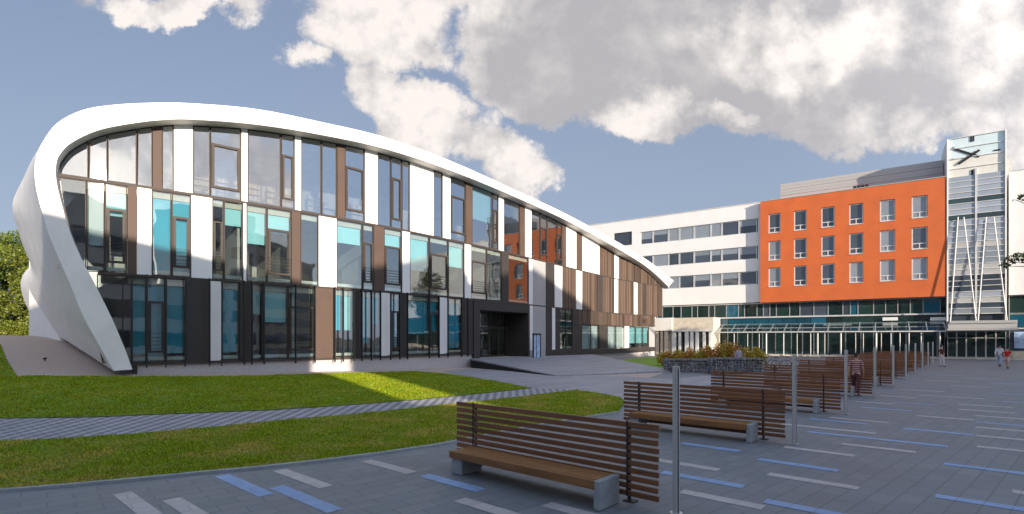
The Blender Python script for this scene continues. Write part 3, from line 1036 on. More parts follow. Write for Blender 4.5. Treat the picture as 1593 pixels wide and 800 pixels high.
# slabs, partitions behind the glass
for nm, z0, z1, x0, x1 in (('floor_slab', ZA - .38, ZA - .06, 135, 1033), ('floor_slab', ZB - .38, ZB - .06, 200, 1022), ('floor_slab', .4, Z1 - .08, 255, 735), ('floor_slab', .3, .78, 736, 1018)):
    a0, a1 = fac_a(x0), fac_a(x1)
    n = 40
    fr_ = [plan(a0 + (a1 - a0) * i / n, -.12) for i in range(n + 1)]
    bc_ = [p + BACK * (11 if i < 26 else 11 * (40 - i) / 14 * .6 + 3) for i, p in enumerate(fr_)]
    m = MB()
    m.loft([[(*p, z0) for p in fr_], [(*p, z1) for p in fr_], [(*p, z1) for p in bc_], [(*p, z0) for p in bc_], [(*p, z0) for p in fr_]])
    m.build(nm, M['slab'], hall)
for z0, z1, x0, x1 in ((ZA, 12.2, 200, 800), (ZB, ZA - .4, 190, 1020), (Z1, ZB - .4, 240, 1018)):
    a0, a1 = fac_a(x0), fac_a(x1)
    p_ = [plan(a0 + (a1 - a0) * i / 30, -.15) + BACK * 5.2 for i in range(31)]
    m = MB(); m.loft([[(*p, z0) for p in p_], [(*p, z1) for p in p_]])
    m.build('partition', M['inner_wall'], hall)
for px in (258, 372, 458, 524, 587, 654, 724, 783, 848):
    m = MB()
    a = fac_a(px)
    p = plan(a, -.35); q = p + BACK * 4.8
    for z0, z1 in ((Z1, ZB - .4), (ZB, ZA - .4))[(1 if px > 700 else 0):]:
        m.prism([(p.x, p.y, z0), (q.x, q.y, z0), (q.x, q.y, z1), (p.x, p.y, z1)], [(p.x + .08, p.y + .11, z0), (q.x + .08, q.y + .11, z0), (q.x + .08, q.y + .11, z1), (p.x + .08, p.y + .11, z1)])
    m.build('partition', M['inner_wall'], hall)
# boards added along the top floor's inner wall, imitating warm light bands
for x0, x1 in ((300, 376), (386, 458), (470, 524), (537, 566), (588, 636), (702, 724)):
    a0, a1 = fac_a(x0), fac_a(x1)
    m = MB(); bk_ = MB()
    q0, q1 = plan(a0, -.15) + BACK * 4.6, plan(a1, -.15) + BACK * 4.6
    for k in range(7):
        z = ZA + .25 + k * .36
        if z > ZA + 2.4:
            break
        m.bar((q0.x, q0.y, z), (q1.x, q1.y, z), .34, .05)
        r0, r1 = q0 + BACK * .08, q1 + BACK * .08
        bk_.bar((r0.x, r0.y, z + .15), (r1.x, r1.y, z + .15), .16, .22)
    sh = m.build('light_band_board', M['band_board'], hall)
    bk_.build('light_band_fill', M['light_band_fill'], sh)
# thin fins standing in front of the ground floor
for px in (191, 205, 228, 258, 288, 326, 345, 380, 392, 411, 460, 490, 521, 534, 550, 563, 578, 592, 608, 622, 634, 668, 683, 697, 718, 728):
    m = MB()
    a = fac_a(px, .3)
    p = plan(a, .30)
    d = (plan(a + .001) - plan(a - .001)).normalized(); n_ = Vector((d.y, -d.x))
    e = d * .022
    f0, f1 = p + n_ * .06, p - n_ * .06
    zt = ZB + .05
    m.prism([(f0.x - e.x, f0.y - e.y, 1.02), (f0.x + e.x, f0.y + e.y, 1.02), (f1.x + e.x, f1.y + e.y, 1.02), (f1.x - e.x, f1.y - e.y, 1.02)],
            [(f0.x - e.x, f0.y - e.y, zt), (f0.x + e.x, f0.y + e.y, zt), (f1.x + e.x, f1.y + e.y, zt), (f1.x - e.x, f1.y - e.y, zt)])
    for z in (1.3, ZB - .02):
        c0 = plan(a, .28); c1 = plan(a, .05)
        m.bar((c0.x, c0.y, z), (c1.x, c1.y, z), .03, .03)
    m.build('fin', M['steel_dark'], hall)
# entrance
s0, s1 = sx(735), sx(822)
pr = MB(); outer_p = rect(s0, s1, .80, ZB - .06); inn = [Vector((s0 + .7, .80)), Vector((s1 - .25, .80)), Vector((s1 - .25, 4.45)), Vector((s0 + .7, 4.45))]
for a_, b_ in ((rect(s0, s0 + .7, .8, ZB - .06), 0), (rect(s1 - .25, s1, .8, ZB - .06), 0), (rect(s0 + .7, s1 - .25, 4.45, ZB - .06), 0)):
    pr.prism([up3(p, .14) for p in a_], [up3(p, -2.4) for p in a_])
pr.build('portal', M['dark_panel'], hall)
n_bay = 5
for k in range(n_bay):
    a_ = s0 + .7 + (s1 - s0 - .95) * k / n_bay; b_ = s0 + .7 + (s1 - s0 - .95) * (k + 1) / n_bay
    f = MB(); i = fring(f, rect(a_ + .01, b_ - .01, .82, 4.42), .07, -2.0, -2.1)
    f.prism([up3(p, -2.0) for p in rect(a_ + .08, b_ - .08, 3.15, 3.25)], [up3(p, -2.1) for p in rect(a_ + .08, b_ - .08, 3.15, 3.25)])
    d = f.build('glass_door', M['frame'], hall)
    fpanel(i, -2.04, .02, 'pane', M['glass'], d)
    if k in (1, 2):
        h = MB(); h.tube([up3(Vector((b_ - .2 if k == 1 else a_ + .2, 1.5)), -1.93), up3(Vector((b_ - .2 if k == 1 else a_ + .2, 2.3)), -1.93)], .02)
        h.build('handle', M['steel'], d)
# ramp of pale granite rising to the entrance, dark flank on the lawn side
A, B_, C_, E_ = Vector((-2.9, 37.6, .83)), Vector((2.6, 31, .12)), Vector((8.2, 53.4, .64)), Vector((11.2, 36.5, .06))
A2 = Vector((*plan(fac_a(733), .0), .83))
m = MB()
top = [A, B_, E_, C_, A2]
m.prism([p + Vector((0, 0, .04)) for p in top], [Vector((p.x, p.y, -.1)) for p in top])
struct(m.build('ramp', M['granite']))
fl = MB()
off = Vector((-.03, -.03, 0))
fl.prism([A + off + Vector((0, 0, -.06)), B_ + off + Vector((0, 0, -.02)), B_ + off + Vector((0, 0, -.2)), A + off + Vector((0, 0, -.9))], [A + Vector((0, 0, -.06)), B_ + Vector((0, 0, -.02)), B_ + Vector((0, 0, -.2)), A + Vector((0, 0, -.9))])
struct(fl.build('ramp_side', M['black']))

# ------------------------------------------------------------------ institute buildings at the far side of the plaza (one straight front)
WO = Vector((33.55, 71.2)); WE = Vector((0.8176, -0.576)); WI = Vector((0.576, 0.8176))
WRZ = math.atan2(WE.y, WE.x)
FR = Matrix.Translation((WO.x, WO.y, 0)) @ Matrix.Rotation(WRZ, 4, 'Z')     # x along the front, y inwards, z up


def wt_(px, y=0.0):
    u = (px - CX) / F
    ox, oy = WO.x + WI.x * y, WO.y + WI.y * y
    return (u * oy - ox) / (WE.x - u * WE.y)


def wz_(px, py, y=0.0):
    t = wt_(px, y)
    D = WO.y + WI.y * y + WE.y * t
    return EYE + (HZ - py) / F * D


def wroot(name, label, cat, t, y=0.0, z=0.0, group=None):
    p = FR @ Vector((t, y, z))
    return thing(name, label, cat, p, WRZ, group)


def wbox(parent, name, material, *boxes, bevel=0):
    m = MB(FR)
    for b in boxes:
        m.box(*b)
    return m.build(name, material, parent, bevel=bevel)


def wring(m, t0, t1, z0, z1, w, y0, y1):
    m.ring([(t0, y0, z0), (t1, y0, z0), (t1, y0, z1), (t0, y0, z1)], [(t0 + w, y0, z0 + w), (t1 - w, y0, z0 + w), (t1 - w, y0, z1 - w), (t0 + w, y0, z1 - w)],
           [(t0, y1, z0), (t1, y1, z0), (t1, y1, z1), (t0, y1, z1)], [(t0 + w, y1, z0 + w), (t1 - w, y1, z0 + w), (t1 - w, y1, z1 - w), (t0 + w, y1, z1 - w)])


# white wing with ribbon windows (left of the orange block)
ww = wroot('white_wing', 'white rendered wing with three ribbon window rows between the curved building and the orange block', 'building', -12, .7)
TW = wt_(996, .7)
ROWS = [(16.75, 18.7), (13.15, 14.95), (9.65, 11.5)]
bands = [(18.7, 20.8), (14.95, 16.75), (11.5, 13.15), (7.2, 9.65)]
bx = [(TW, -.42, .7, .98, a, b) for a, b in bands]
tw0, tw1 = wt_(955, .7), wt_(983, .7)
bx += [(-.42, -.02, .7, .98, 7.2, 20.8), (tw1, TW, .7, .98, 7.2, 20.8), (-30, tw0, .7, .98, 7.2, 20.8), (tw0, tw1, .7, .98, 19, 20.8), (tw0, tw1, .7, .98, 7.2, 16.9)]
wbox(ww, 'wall', M['white'], *bx)
wbox(ww, 'core', M['office_glass'], (-30, -.02, .985, 14, 7.2, 20.75))
wbox(ww, 'parapet_cap', M['pale_frame'], (-30, -.02, .64, 1.2, 20.8, 20.9))
f = MB(FR); wring(f, tw0 + .02, tw1 - .02, 16.92, 18.98, .08, .8, .9)
fw = f.build('window', M['frame'], ww)
wbox(fw, 'pane', M['office_glass'], (tw0 + .1, tw1 - .1, .85, .87, 17, 18.9))
rr = random.Random(5)
cuts = [997, 1016, 1040, 1057, 1080, 1106, 1123, 1150, 1178]
for z0, z1 in ROWS:
    for c0, c1 in zip(cuts, cuts[1:]):
        t0, t1 = wt_(c0, .86), wt_(c1, .86)
        f = MB(FR); wring(f, t0 + .02, t1 - .02, z0 + .01, z1 - .01, .09, .83, .93)
        w = f.build('window', M['pale_frame'], ww)
        fr = rr.choice((0, 0, .35, .45, .6, 1))
        if c1 - c0 < 19 and rr.random() < .7:
            fr = 1.0
        zm = z1 - .1 - (z1 - z0 - .2) * fr
        if fr < 1:
            wbox(w, 'pane', M['office_glass'], (t0 + .11, t1 - .11, .88, .90, z0 + .1, zm))
        if fr > 0:
            wbox(w, 'blind', M['office_blind'], (t0 + .11, t1 - .11, .875, .895, zm + .005, z1 - .1))

# orange block
ob = wroot('orange_block', 'orange rendered block with eighteen square windows standing proud of the white wing', 'building', 9.7, 0)
WX = [1205, 1245, 1288, 1332, 1380.5, 1430.5]
TL = 19.4
wins = []
for i, x in enumerate(WX):
    hw = [9.5, 10, 10.5, 11, 12, 12.5][i]
    wins.append((wt_(x - hw, .1), wt_(x + hw, .1)))
ZW = [(16.35, 18.9), (12.7, 15.25), (9.15, 11.7)]
bx = []
zc = [20.7] + [v for w in ZW for v in (w[1], w[0])] + [7.1]
for i in range(0, len(zc), 2):
    bx.append((0, TL, 0, .45, zc[i + 1], zc[i]))
for a, b in ZW:
    e = [0] + [v for w in wins for v in w] + [TL]
    for i in range(0, len(e), 2):
        bx.append((e[i], e[i + 1], 0, .45, a, b))
wbox(ob, 'wall', M['orange'], *bx)
wbox(ob, 'core', M['orange'], (0, TL, .452, 14, 7.1, 20.65))
wbox(ob, 'parapet_cap', M['clad_grey'], (-.03, TL + .02, -.05, .5, 20.7, 20.78))
light = {(0, 4): 1, (0, 5): 1, (1, 0): 1, (1, 4): 1, (2, 3): 1, (2, 4): 1, (2, 5): 1, (2, 0): 1}
for r_, (a, b) in enumerate(ZW):
    for c_, (t0, t1) in enumerate(wins):
        f = MB(FR); wring(f, t0 + .02, t1 - .02, a + .02, b - .02, .11, .16, .30)
        f.box(t0 + .13, t1 - .13, .17, .29, a + .62, a + .72)
        f.box((t0 + t1) / 2 - .05, (t0 + t1) / 2 + .05, .17, .29, a + .13, a + .62)
        w = f.build('window', M['pale_frame'], ob)
        wbox(w, 'pane', M['office_blind' if (r_, c_) in light else 'office_glass'], (t0 + .13, t1 - .13, .22, .24, a + .13, b - .13))
        wbox(w, 'sill', M['pale_frame'], (t0 - .02, t1 + .02, -.06, .16, a - .05, a - .002))
m = MB(FR)
for k in range(7):
    m.box(2.0, TL, 3.0 - .03 * (k % 2), 12, 20.66 + k * .4, 20.66 + k * .4 + .38)
ph = m.build('roof_plant_housing', M['clad_grey'], ob)
tg = wt_(1326, 0); 
m = MB(FR)
for k in range(4):
    m.box(tg + k * .42, tg + k * .42 + .36, 1.6, 2.0, 20.9, 21.45)
m.build('vent_grille', M['black'], ob)
m = MB(FR); tv = wt_(1428, 6)
m.box(tv, tv + .7, 6, 6.7, 23.4, 24.1); m.box(tv - .06, tv + .76, 5.94, 6.76, 24.1, 24.18)
m.build('roof_vent', M['white'], ob)

# glazed podium below
gp = wroot('glass_podium', 'dark glazed lower storeys, tinted for green reflections, running below the orange block and the white wing', 'building', -2, .9)
wbox(gp, 'core', M['dark_glass'], (-30, TL, 1.2, 13, 0, 7.1))
wbox(gp, 'fascia', M['pale_frame'], (-30, TL, .86, 1.19, 7.0, 7.098), (-30, TL, .84, 1.19, 5.05, 5.2), (-30, TL, .88, 1.19, 4.05, 4.2))
rr = random.Random(11)
t = -29.0
while t < TL - .4:
    w_ = rr.choice((.8, 1.2, 1.6, 1.6))
    t1 = min(t + w_, TL)
    for z0, z1 in ((5.2, 7.0),):
        f = MB(FR); wring(f, t + .005, t1 - .005, z0 + .005, z1 - .005, .045, .95, 1.1)
        w = f.build('window', M['concrete'], gp)
        k = rr.random()
        wbox(w, 'pane', M['blue_glass' if k < .12 else ('office_glass' if k < .35 else 'dark_glass')], (t + .05, t1 - .05, 1.0, 1.02, z0 + .05, z1 - .05))
    t = t1
t = -6.0
while t < TL - .4:
    w_ = rr.choice((1.3, 1.6, 1.9))
    t1 = min(t + w_, TL)
    f = MB(FR); wring(f, t + .005, t1 - .005, .15, 4.04, .05, .95, 1.1)
    w = f.build('window', M['concrete'], gp)
    k = rr.random()
    wbox(w, 'pane', M['dark_glass'], (t + .06, t1 - .06, 1.0, 1.02, .2, 3.98))
    t = t1
t = -6.0
while t < TL - .4:
    t1 = min(t + 1.7, TL)
    k = rr.random()
    wbox(gp, 'spandrel_panel', M['blue_glass' if t < 6.5 and k < .8 else ('clad_grey' if k > .9 else 'dark_glass')], (t + .02, t1 - .02, .98, 1.1, 4.22, 5.03))
    t = t1
# three white window boards in the upper row of the podium
for x0, x1, y0, y1 in ((1373, 1397, 494, 499), (1447, 1473, 494, 499), (1281, 1325, 504, 507)):
    a, b = wt_(x0, .8), wt_(x1, .8)
    wbox(gp, 'ledge', M['white'], (a, b, .72, .83, wz_(x0, y1, .8), wz_(x0, y0, .8)))

# long sloping glass canopy over the walk
ca = wroot('glass_canopy', 'long sloping glass canopy on thin pale posts in front of the glazed podium', 'canopy', 6, -1)
tc0, tc1 = wt_(1117, -2.2), TL - .1
fr_ = MB(FR)
fr_.box(tc0, tc1, -2.5, -2.36, 3.02, 3.16)
fr_.box(tc0, tc1, .72, .84, 4.12, 4.26)
n = 15
for k in range(n + 1):
    t = tc0 + .06 + (tc1 - tc0 - .12) * k / n
    fr_.bar((t, -2.36, 3.1), (t, .72, 4.18), .07, .12, (1, 0, 0))
fr_.build('canopy_frame', M['pale_frame'], ca)
for k in range(n):
    t0 = tc0 + .06 + (tc1 - tc0 - .12) * k / n + .05; t1 = tc0 + .06 + (tc1 - tc0 - .12) * (k + 1) / n - .05
    m = MB(FR); m.prism([(t0, -2.4, 3.2), (t1, -2.4, 3.2), (t1, .7, 4.27), (t0, .7, 4.27)], [(t0, -2.4, 3.18), (t1, -2.4, 3.18), (t1, .7, 4.25), (t0, .7, 4.25)])
    m.build('canopy_pane', M['glass'], ca)
for px, r_ in ((1119, .04), (1142, .05), (1163, .04), (1181, .04), (1192, .09), (1219, .06), (1240, .04), (1261, .05), (1272, .08), (1283, .04), (1308, .09), (1331, .04), (1343, .04), (1363, .1), (1371, .04), (1386, .05), (1400, .05), (1414, .06), (1433, .06), (1462, .09)):
    t = wt_(px, -2.3)
    m = MB(FR); m.tube([(t, -2.28, 0), (t, -2.28, 3.03)], r_, 10)
    m.build('post', M['pale_frame'], ca, smooth=True, auto=40)

# small beige pavilion at the left end
pv = wroot('entrance_pavilion', 'low beige pavilion with pale pilasters between the curved building and the glass canopy', 'pavilion', -10, -3)
yp = -3.0
ta, tb = -16.5, wt_(1110, yp)
tb0 = wt_(1046, yp)
wbox(pv, 'upper_wall', M['white'], (ta, tb0 - .01, yp - .2, .6, 3.35, 5.2))
wbox(pv, 'upper_wall', M['beige'], (tb0, tb, yp, .6, 3.35, 5.15))
wbox(pv, 'cornice', M['white'], (tb0, tb + .05, yp - .12, yp - .005, 3.2, 3.45))
wbox(pv, 'core', M['beige'], (ta, tb, yp + .7, .6, 0, 3.34))
for px, w_ in ((1022, .42), (1029, .3), (1036, .5), (1048, .55), (1057, .3), (1068, .5), (1076, .4), (1084, .4), (1095, .35), (1105, .4)):
    t = wt_(px, yp)
    wbox(pv, 'pilaster', M['beige' if px < 1040 else 'white'], (t - w_ / 2, t + w_ / 2, yp + .02, yp + .65, 0, 3.34))
for x0, x1 in ((1050, 1056), (1059.5, 1066), (1079, 1082), (1087, 1093), (1098, 1103)):
    t0, t1 = wt_(x0, yp + .4), wt_(x1, yp + .4)
    f = MB(FR); wring(f, t0, t1, .02, 3.1, .05, yp + .5, yp + .62)
    d = f.build('door', M['frame'], pv)
    wbox(d, 'pane', M['dark_glass'], (t0 + .06, t1 - .06, yp + .55, yp + .57, .08, 3.04))

# clock tower
tk = wroot('clock_tower', 'tall glass clock tower with white cross struts and black clock hands at its top', 'clock tower', 22, -.4)
yt = -.06
t0, t1 = TL + .08, 24.5
zt = 24.9
tm = (t0 + t1) / 2
wbox(tk, 'core', M['office_glass'], (t0 + .1, t1 - .1, yt + .35, 7, 4.0, 20.3))
wbox(tk, 'side_frame', M['white'], (t0, t0 + .13, yt, 7, 3.9, zt))
wbox(tk, 'side_frame', M['white'], (t1 - .13, t1, yt, 7, 3.9, zt))
M['tower_glass'] = solid_glass('pale_blue_grey_glazing', (0.30, 0.34, 0.39), 0.2)
rr = random.Random(3)
z = 5.0
k = 0
while z < 20.2:
    h = .62
    dark = (15.3 < z < 15.95) or (17.0 < z < 17.5)
    mt = 'dark_glass' if dark else rr.choice(('tower_glass', 'office_blind', 'tower_glass', 'clad_grey' if z < 14 else 'tower_glass'))
    if 5.5 < z < 9 and rr.random() < .6:
        mt = 'office_glass'
    for a, b in ((t0 + .14, tm - .09), (tm + .09, t1 - .14)):
        wbox(tk, 'glass_band', M[mt], (a, b, yt + .12, yt + .3, z + .09, z + h))
    wbox(tk, 'rail', M['pale_frame'], (t0 + .14, t1 - .14, yt + .06, yt + .3, z + .01, z + .085))
    z += h
    k += 1
wbox(tk, 'mullion', M['pale_frame'], (tm - .085, tm + .085, yt + .02, yt + .3, 5, 21.2))
# clock face: pale panes, open at the top
zf0 = 20.3
M['face_glass'] = mat('pale_clock_pane', (0.62, 0.74, 0.76), 0.3, var=0.05)
M['face_lower'] = mat('beige_clock_pane', (0.70, 0.69, 0.62), 0.3, var=0.05)
for i in range(4):
    a = zf0 + (zt - zf0) * i / 4; b = zf0 + (zt - zf0) * (i + 1) / 4
    wbox(tk, 'clock_pane', M['face_lower' if i < 2 else 'face_glass'], (t0 + .14, t1 - .14, yt + .2, yt + .24, a + .04, b - .04))
    wbox(tk, 'rail', M['pale_frame'], (t0 + .14, t1 - .14, yt + .12, yt + .28, b - .04, b + .035))
wbox(tk, 'rear_screen', M['face_glass'], (t0 + .14, t1 - .14, 5, 5.2, 20.4, zt))
cz = wz_(1513, 240, yt)
ct = wt_(1513, yt)
dial = MB(FR)
dial.box(ct - .17, ct - .03, yt + .14, yt + .19, wz_(1513, 219.5, yt), wz_(1513, 211, yt))
dial.box(ct + .03, ct + .17, yt + .14, yt + .19, wz_(1513, 219.5, yt), wz_(1513, 211, yt))
dial.box(wt_(1547, yt), wt_(1557, yt), yt + .14, yt + .19, cz + .03, cz + .17)
dial.box(wt_(1475, yt), wt_(1484, yt), yt + .14, yt + .19, cz - .25, cz - .12)
dial.box(ct - .09, ct + .09, yt + .14, yt + .19, wz_(1513, 272, yt), wz_(1513, 264, yt))
dial.build('hour_marks', M['black'], tk)
for (x0, y0), (x1, y1), w_, nm, yy in (((1481, 230), (1524, 243), .26, 'minute_hand', .0), ((1491, 255), (1524, 233), .30, 'hour_hand', .07)):
    m = MB(FR); m.bar((wt_(x0, yt), yt + .15 - yy, wz_(x0, y0, yt)), (wt_(x1, yt), yt + .15 - yy, wz_(x1, y1, yt)), w_ * .8, .05, (0, 1, 0))
    m.build(nm, M['black'], tk)
for (x0, y0), (x1, y1) in (((1491, 338), (1478, 500)), ((1500, 338), (1518, 500)), ((1535, 338), (1521, 500)), ((1547, 338), (1566, 500))):
    m = MB(FR); m.tube([(wt_(x0, yt - .5), yt - .12, wz_(x0, y0, yt)), (wt_(x1, yt - .5), yt - .75, wz_(x1, y1, yt))], .055, 8)
    m.build('strut', M['white'], tk, smooth=True, auto=40)
wbox(tk, 'chimney', M['clad_grey'], (t1 + .25, t1 + .7, 2, 2.5, 20, 22.2))
# entrance under the tower
wbox(tk, 'porch_roof', M['clad_grey'], (t0 - .2, t1 + .5, -3.2, yt + .1, 3.15, 3.35), (t0 - .1, t1 + .4, -2.9, yt + .1, 3.36, 3.9), (t0, t1 + .4, -3.0, yt + .1, 3.91, 4.2))
wbox(tk, 'entrance_core', M['dark_glass'], (t0, t1, .4, 6, 0, 3.9))
n = 6
for k in range(n):
    a = t0 + .05 + (t1 - t0 - .1) * k / n; b = t0 + .05 + (t1 - t0 - .1) * (k + 1) / n
    f = MB(FR); wring(f, a, b, .16, 3.1, .06, 0, .12); f.box(a + .07, b - .07, .02, .1, 2.3, 2.38)
    d = f.build('glass_door', M['pale_frame'], tk)
    wbox(d, 'pane', M['dark_glass'], (a + .065, b - .065, .05, .07, .22, 3.04))
m = MB(FR)
m.box(-6, 62, -1.6, .35, 0.0, .15)
struct(m.build('step', M['beige']))

# white block right of the tower, running on past the frame
wr = wroot('white_block', 'plain white rendered block right of the clock tower above dark teal glazing', 'building', 40, .3)
wbox(wr, 'wall', M['white'], (24.75, 66, .3, 14, 7.0, 20.4))
wbox(wr, 'parapet_cap', M['pale_frame'], (24.72, 66, .24, .9, 20.4, 20.5))
wbox(wr, 'core', M['dark_glass'], (24.75, 66, 1.1, 13, 0, 6.98))
t = 24.8
rr = random.Random(8)
while t < 40:
    t1_ = t + 2.2
    for z0, z1, mt in ((5.0, 6.95, 'dark_glass'), (3.4, 4.95, 'blue_glass'), (.9, 3.3, 'office_glass')):
        f = MB(FR); wring(f, t, t1_ - .01, z0, z1, .05, .8, .98)
        w = f.build('window', M['concrete'], wr)
        wbox(w, 'pane', M[mt], (t + .06, t1_ - .07, .86, .9, z0 + .06, z1 - .06))
    t = t1_
wbox(wr, 'base_wall', M['beige'], (24.8, 66, .7, .79, .15, .88))
wbox(wr, 'fascia', M['pale_frame'], (24.8, 66, .7, .79, 3.305, 3.395))
M['poster'] = mat('pale_blue_notice', (0.34, 0.47, 0.68), 0.6, var=0.4, vscale=2.5)
for a, lb in ((25.2, 'pale blue notice in the window right of the tower doors, beside the door frame'), (26.9, 'pale blue notice in the window right of the tower doors, at the photo edge')):
    o = wbox(None, 'notice_board', M['poster'], (a, a + 1.35, .74, .79, 1.2, 3.0))
    tag(o, lb, 'notice', 'blue notices in the ground floor window')

# unseen block added behind the viewer, stepped and notched to shape light: it throws the evening shade over the plaza and shows in the glass
sb = thing('shade_block', 'unseen stepped block added behind the plaza to cast the shade on the paving', 'building', (40, -16, 0))
S_BLOCKS = [(-60, 19.6, 17.2), (19.6, 29.5, 9), (29.5, 34, 21.5), (34, 44, 21), (44, 58, 25), (58, 110, 22.5)]
for i, (a, b, h) in enumerate(S_BLOCKS):
    m = MB(); m.box(a + .01, b - .01, -24, -14, 0, h)
    m.build('wall', M['beige' if i % 2 else 'white'], sb)
    m = MB(); m.box(a + .01, b - .01, -24, -13.9, h, h + .2); m.build('parapet_cap', M['pale_frame'], sb)
    for r_ in range(int(h // 3.7)):
        m = MB(); m.box(a + 1, b - 1, -14, -13.93, 1.2 + 3.7 * r_, 3.1 + 3.7 * r_)
        m.build('window_row', M['office_glass'], sb)

# ------------------------------------------------------------------ furniture
bench_words = ['nearest wooden slatted bench, its whole seat in view', 'wooden slatted bench second from the camera, beside the second steel post', 'wooden slatted bench third from the camera, in front of the grey stone baskets',
               'wooden slatted bench fourth from the camera, next to the person in the striped shirt', 'wooden slatted bench fifth from the camera, just behind the striped shirt', 'wooden slatted bench sixth from the camera in the row',
               'wooden slatted bench seventh from the camera in the row', 'wooden slatted bench eighth from the camera in the row', 'farthest wooden slatted bench of the row, nearest the tower']


def make_bench():
    root = thing('park_bench', bench_words[0], 'bench', (0, 0, 0), 0, 'wooden benches in a row along the plaza')
    b = MB()
    for k in range(10):
        z = .10 + k * .1105
        b.box(-2.06 + .006 * ((k * 7) % 3), 2.06 - .006 * ((k * 5) % 3), -.022, .022, z, z + .077)
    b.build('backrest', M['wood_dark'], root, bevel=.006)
    s = MB()
    for k in range(5):
        y = -.62 + k * .104
        s.box(-1.55, 1.40, y, y + .094, .355, .405)
    s.box(-1.57, 1.42, -.648, -.626, .285, .407)
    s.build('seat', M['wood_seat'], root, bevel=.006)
    f = MB(); f.box(-1.5, 1.39, -.60, -.12, .31, .35)
    f.build('seat_frame', M['steel_dark'], root)
    for x in (-1.6, 1.58):
        p = MB(); p.box(x - .02, x + .02, .026, .062, 0, 1.17); p.box(x - .014, x + .014, -.034, -.025, .1, 1.19); p.box(x - .09, x + .09, .0, .14, .004, .018)
        p.build('back_post', M['frame'], root)
    for x0, x1 in ((-1.56, -1.30), (1.40, 1.50)):
        l = MB(); l.box(x0, x1, -.645 if x0 > 0 else -.60, -.10, 0.005, .35 if x0 < 0 else .41)
        l.build('leg', M['concrete'], root, bevel=.012)
    return root


BRZ = math.atan2(-.661, .75)
STEP = Vector((4.18, 4.67))
bench = make_bench()
for k in range(9):
    o = bench if k == 0 else copy_tree(bench)
    c = Vector((.50, 8.70)) + STEP * k
    o.location = (c.x, c.y, .006); o.rotation_euler.z = BRZ + [0, .006, -.004, .003, 0, .004, 0, -.003, 0][k]
    o['label'] = bench_words[k]

post_words = ['nearest round steel post, cut by the bottom of the photo', 'round steel post second from the camera, by the end of the second bench', 'round steel post third from the camera, left of the person in the striped shirt',
              'round steel post fourth from the camera, right of the person in the striped shirt', 'round steel post fifth from the camera in the row', 'round steel post sixth from the camera in the row', 'round steel post seventh from the camera in the row',
              'round steel post eighth from the camera in the row', 'round steel post ninth from the camera in the row', 'farthest round steel post of the row']


def make_post():
    root = thing('light_post', post_words[0], 'post', (0, 0, 0), 0, 'steel posts in a row along the plaza')
    for s_ in (-1, 1):
        h = MB()
        pts = []
        for i in range(13):
            an = -pi / 2 + pi * i / 12
            pts.append((s_ * (.010 + .036 * cos(an)), .046 * sin(an)))
        if s_ < 0:
            pts = pts[::-1]
        h.prism([(x, y, .01) for x, y in pts], [(x, y, 2.0) for x, y in pts])
        h.build('post_half', M['steel'], root, smooth=True, auto=35)
    c = MB(); c.box(-.009, .009, -.036, .036, .01, 1.96); c.build('light_strip', M['steel_dark'], root)
    bp = MB(); bp.tube([(0, 0, .004), (0, 0, .016)], .085, 20); bp.build('base_plate', M['steel'], root)
    return root


post = make_post()
for k in range(10):
    o = post if k == 0 else copy_tree(post)
    o.location = (2.23 + 4.1 * k, 7.16 + 4.65 * k, .006); o.rotation_euler.z = .35 + .02 * (k % 3)
    o['label'] = post_words[k]


# stone baskets
def gabion(label, loc, rz, sx_, sy_, sz_, seed):
    root = thing('gabion_basket', label, 'stone basket', loc, rz, 'grey stone baskets in front of the shrub bed')
    r = random.Random(seed)
    m = MB(WM[root])
    tpl = bmesh.new(); bmesh.ops.create_icosphere(tpl, subdivisions=1, radius=1)
    tv = [v.co.copy() for v in tpl.verts]; tf = [[v.index for v in f.verts] for f in tpl.faces]; tpl.free()
    d = .17
    nx, ny, nz = int(sx_ / d), int(sy_ / d), int(sz_ / d)
    for i in range(nx):
        for j in range(ny):
            for k in range(nz):
                if 0 < i < nx - 1 and 0 < j < ny - 1 and k < nz - 1:
                    continue
                c = Vector(((i + .5) * sx_ / nx - sx_ / 2, (j + .5) * sy_ / ny - sy_ / 2, (k + .5) * sz_ / nz)) + Vector([r.uniform(-.025, .025) for _ in range(3)])
                rot = Matrix.Rotation(r.uniform(0, 6.3), 3, Vector((r.uniform(-1, 1), r.uniform(-1, 1), r.uniform(-1, 1.01))))
                s = Vector((r.uniform(.085, .125), r.uniform(.08, .11), r.uniform(.07, .1)))
                m.add([c + rot @ Vector((v.x * s.x * r.uniform(.85, 1.1), v.y * s.y * r.uniform(.85, 1.1), v.z * s.z)) for v in tv], tf)
    m.build('stone_fill', M['stone'], root, fix=False)
    w = MB(WM[root])
    hx, hy = sx_ / 2 + .035, sy_ / 2 + .035
    q = .3
    for i in range(int(sx_ / q) + 1):
        x = -hx + i * 2 * hx / int(sx_ / q)
        for y in (-hy, hy):
            w.bar((x, y, 0), (x, y, sz_ + .03), .012, .012)
        w.bar((x, -hy, sz_ + .03), (x, hy, sz_ + .03), .012, .012)
    for k in range(int(sz_ / q) + 1):
        z = .01 + k * (sz_ + .02) / int(sz_ / q)
        for y in (-hy, hy):
            w.bar((-hx, y, z), (hx, y, z), .012, .012)
        for x in (-hx, hx):
            w.bar((x, -hy, z), (x, hy, z), .012, .012)
    w.build('wire_basket', M['mesh_wire'], root)
    return root


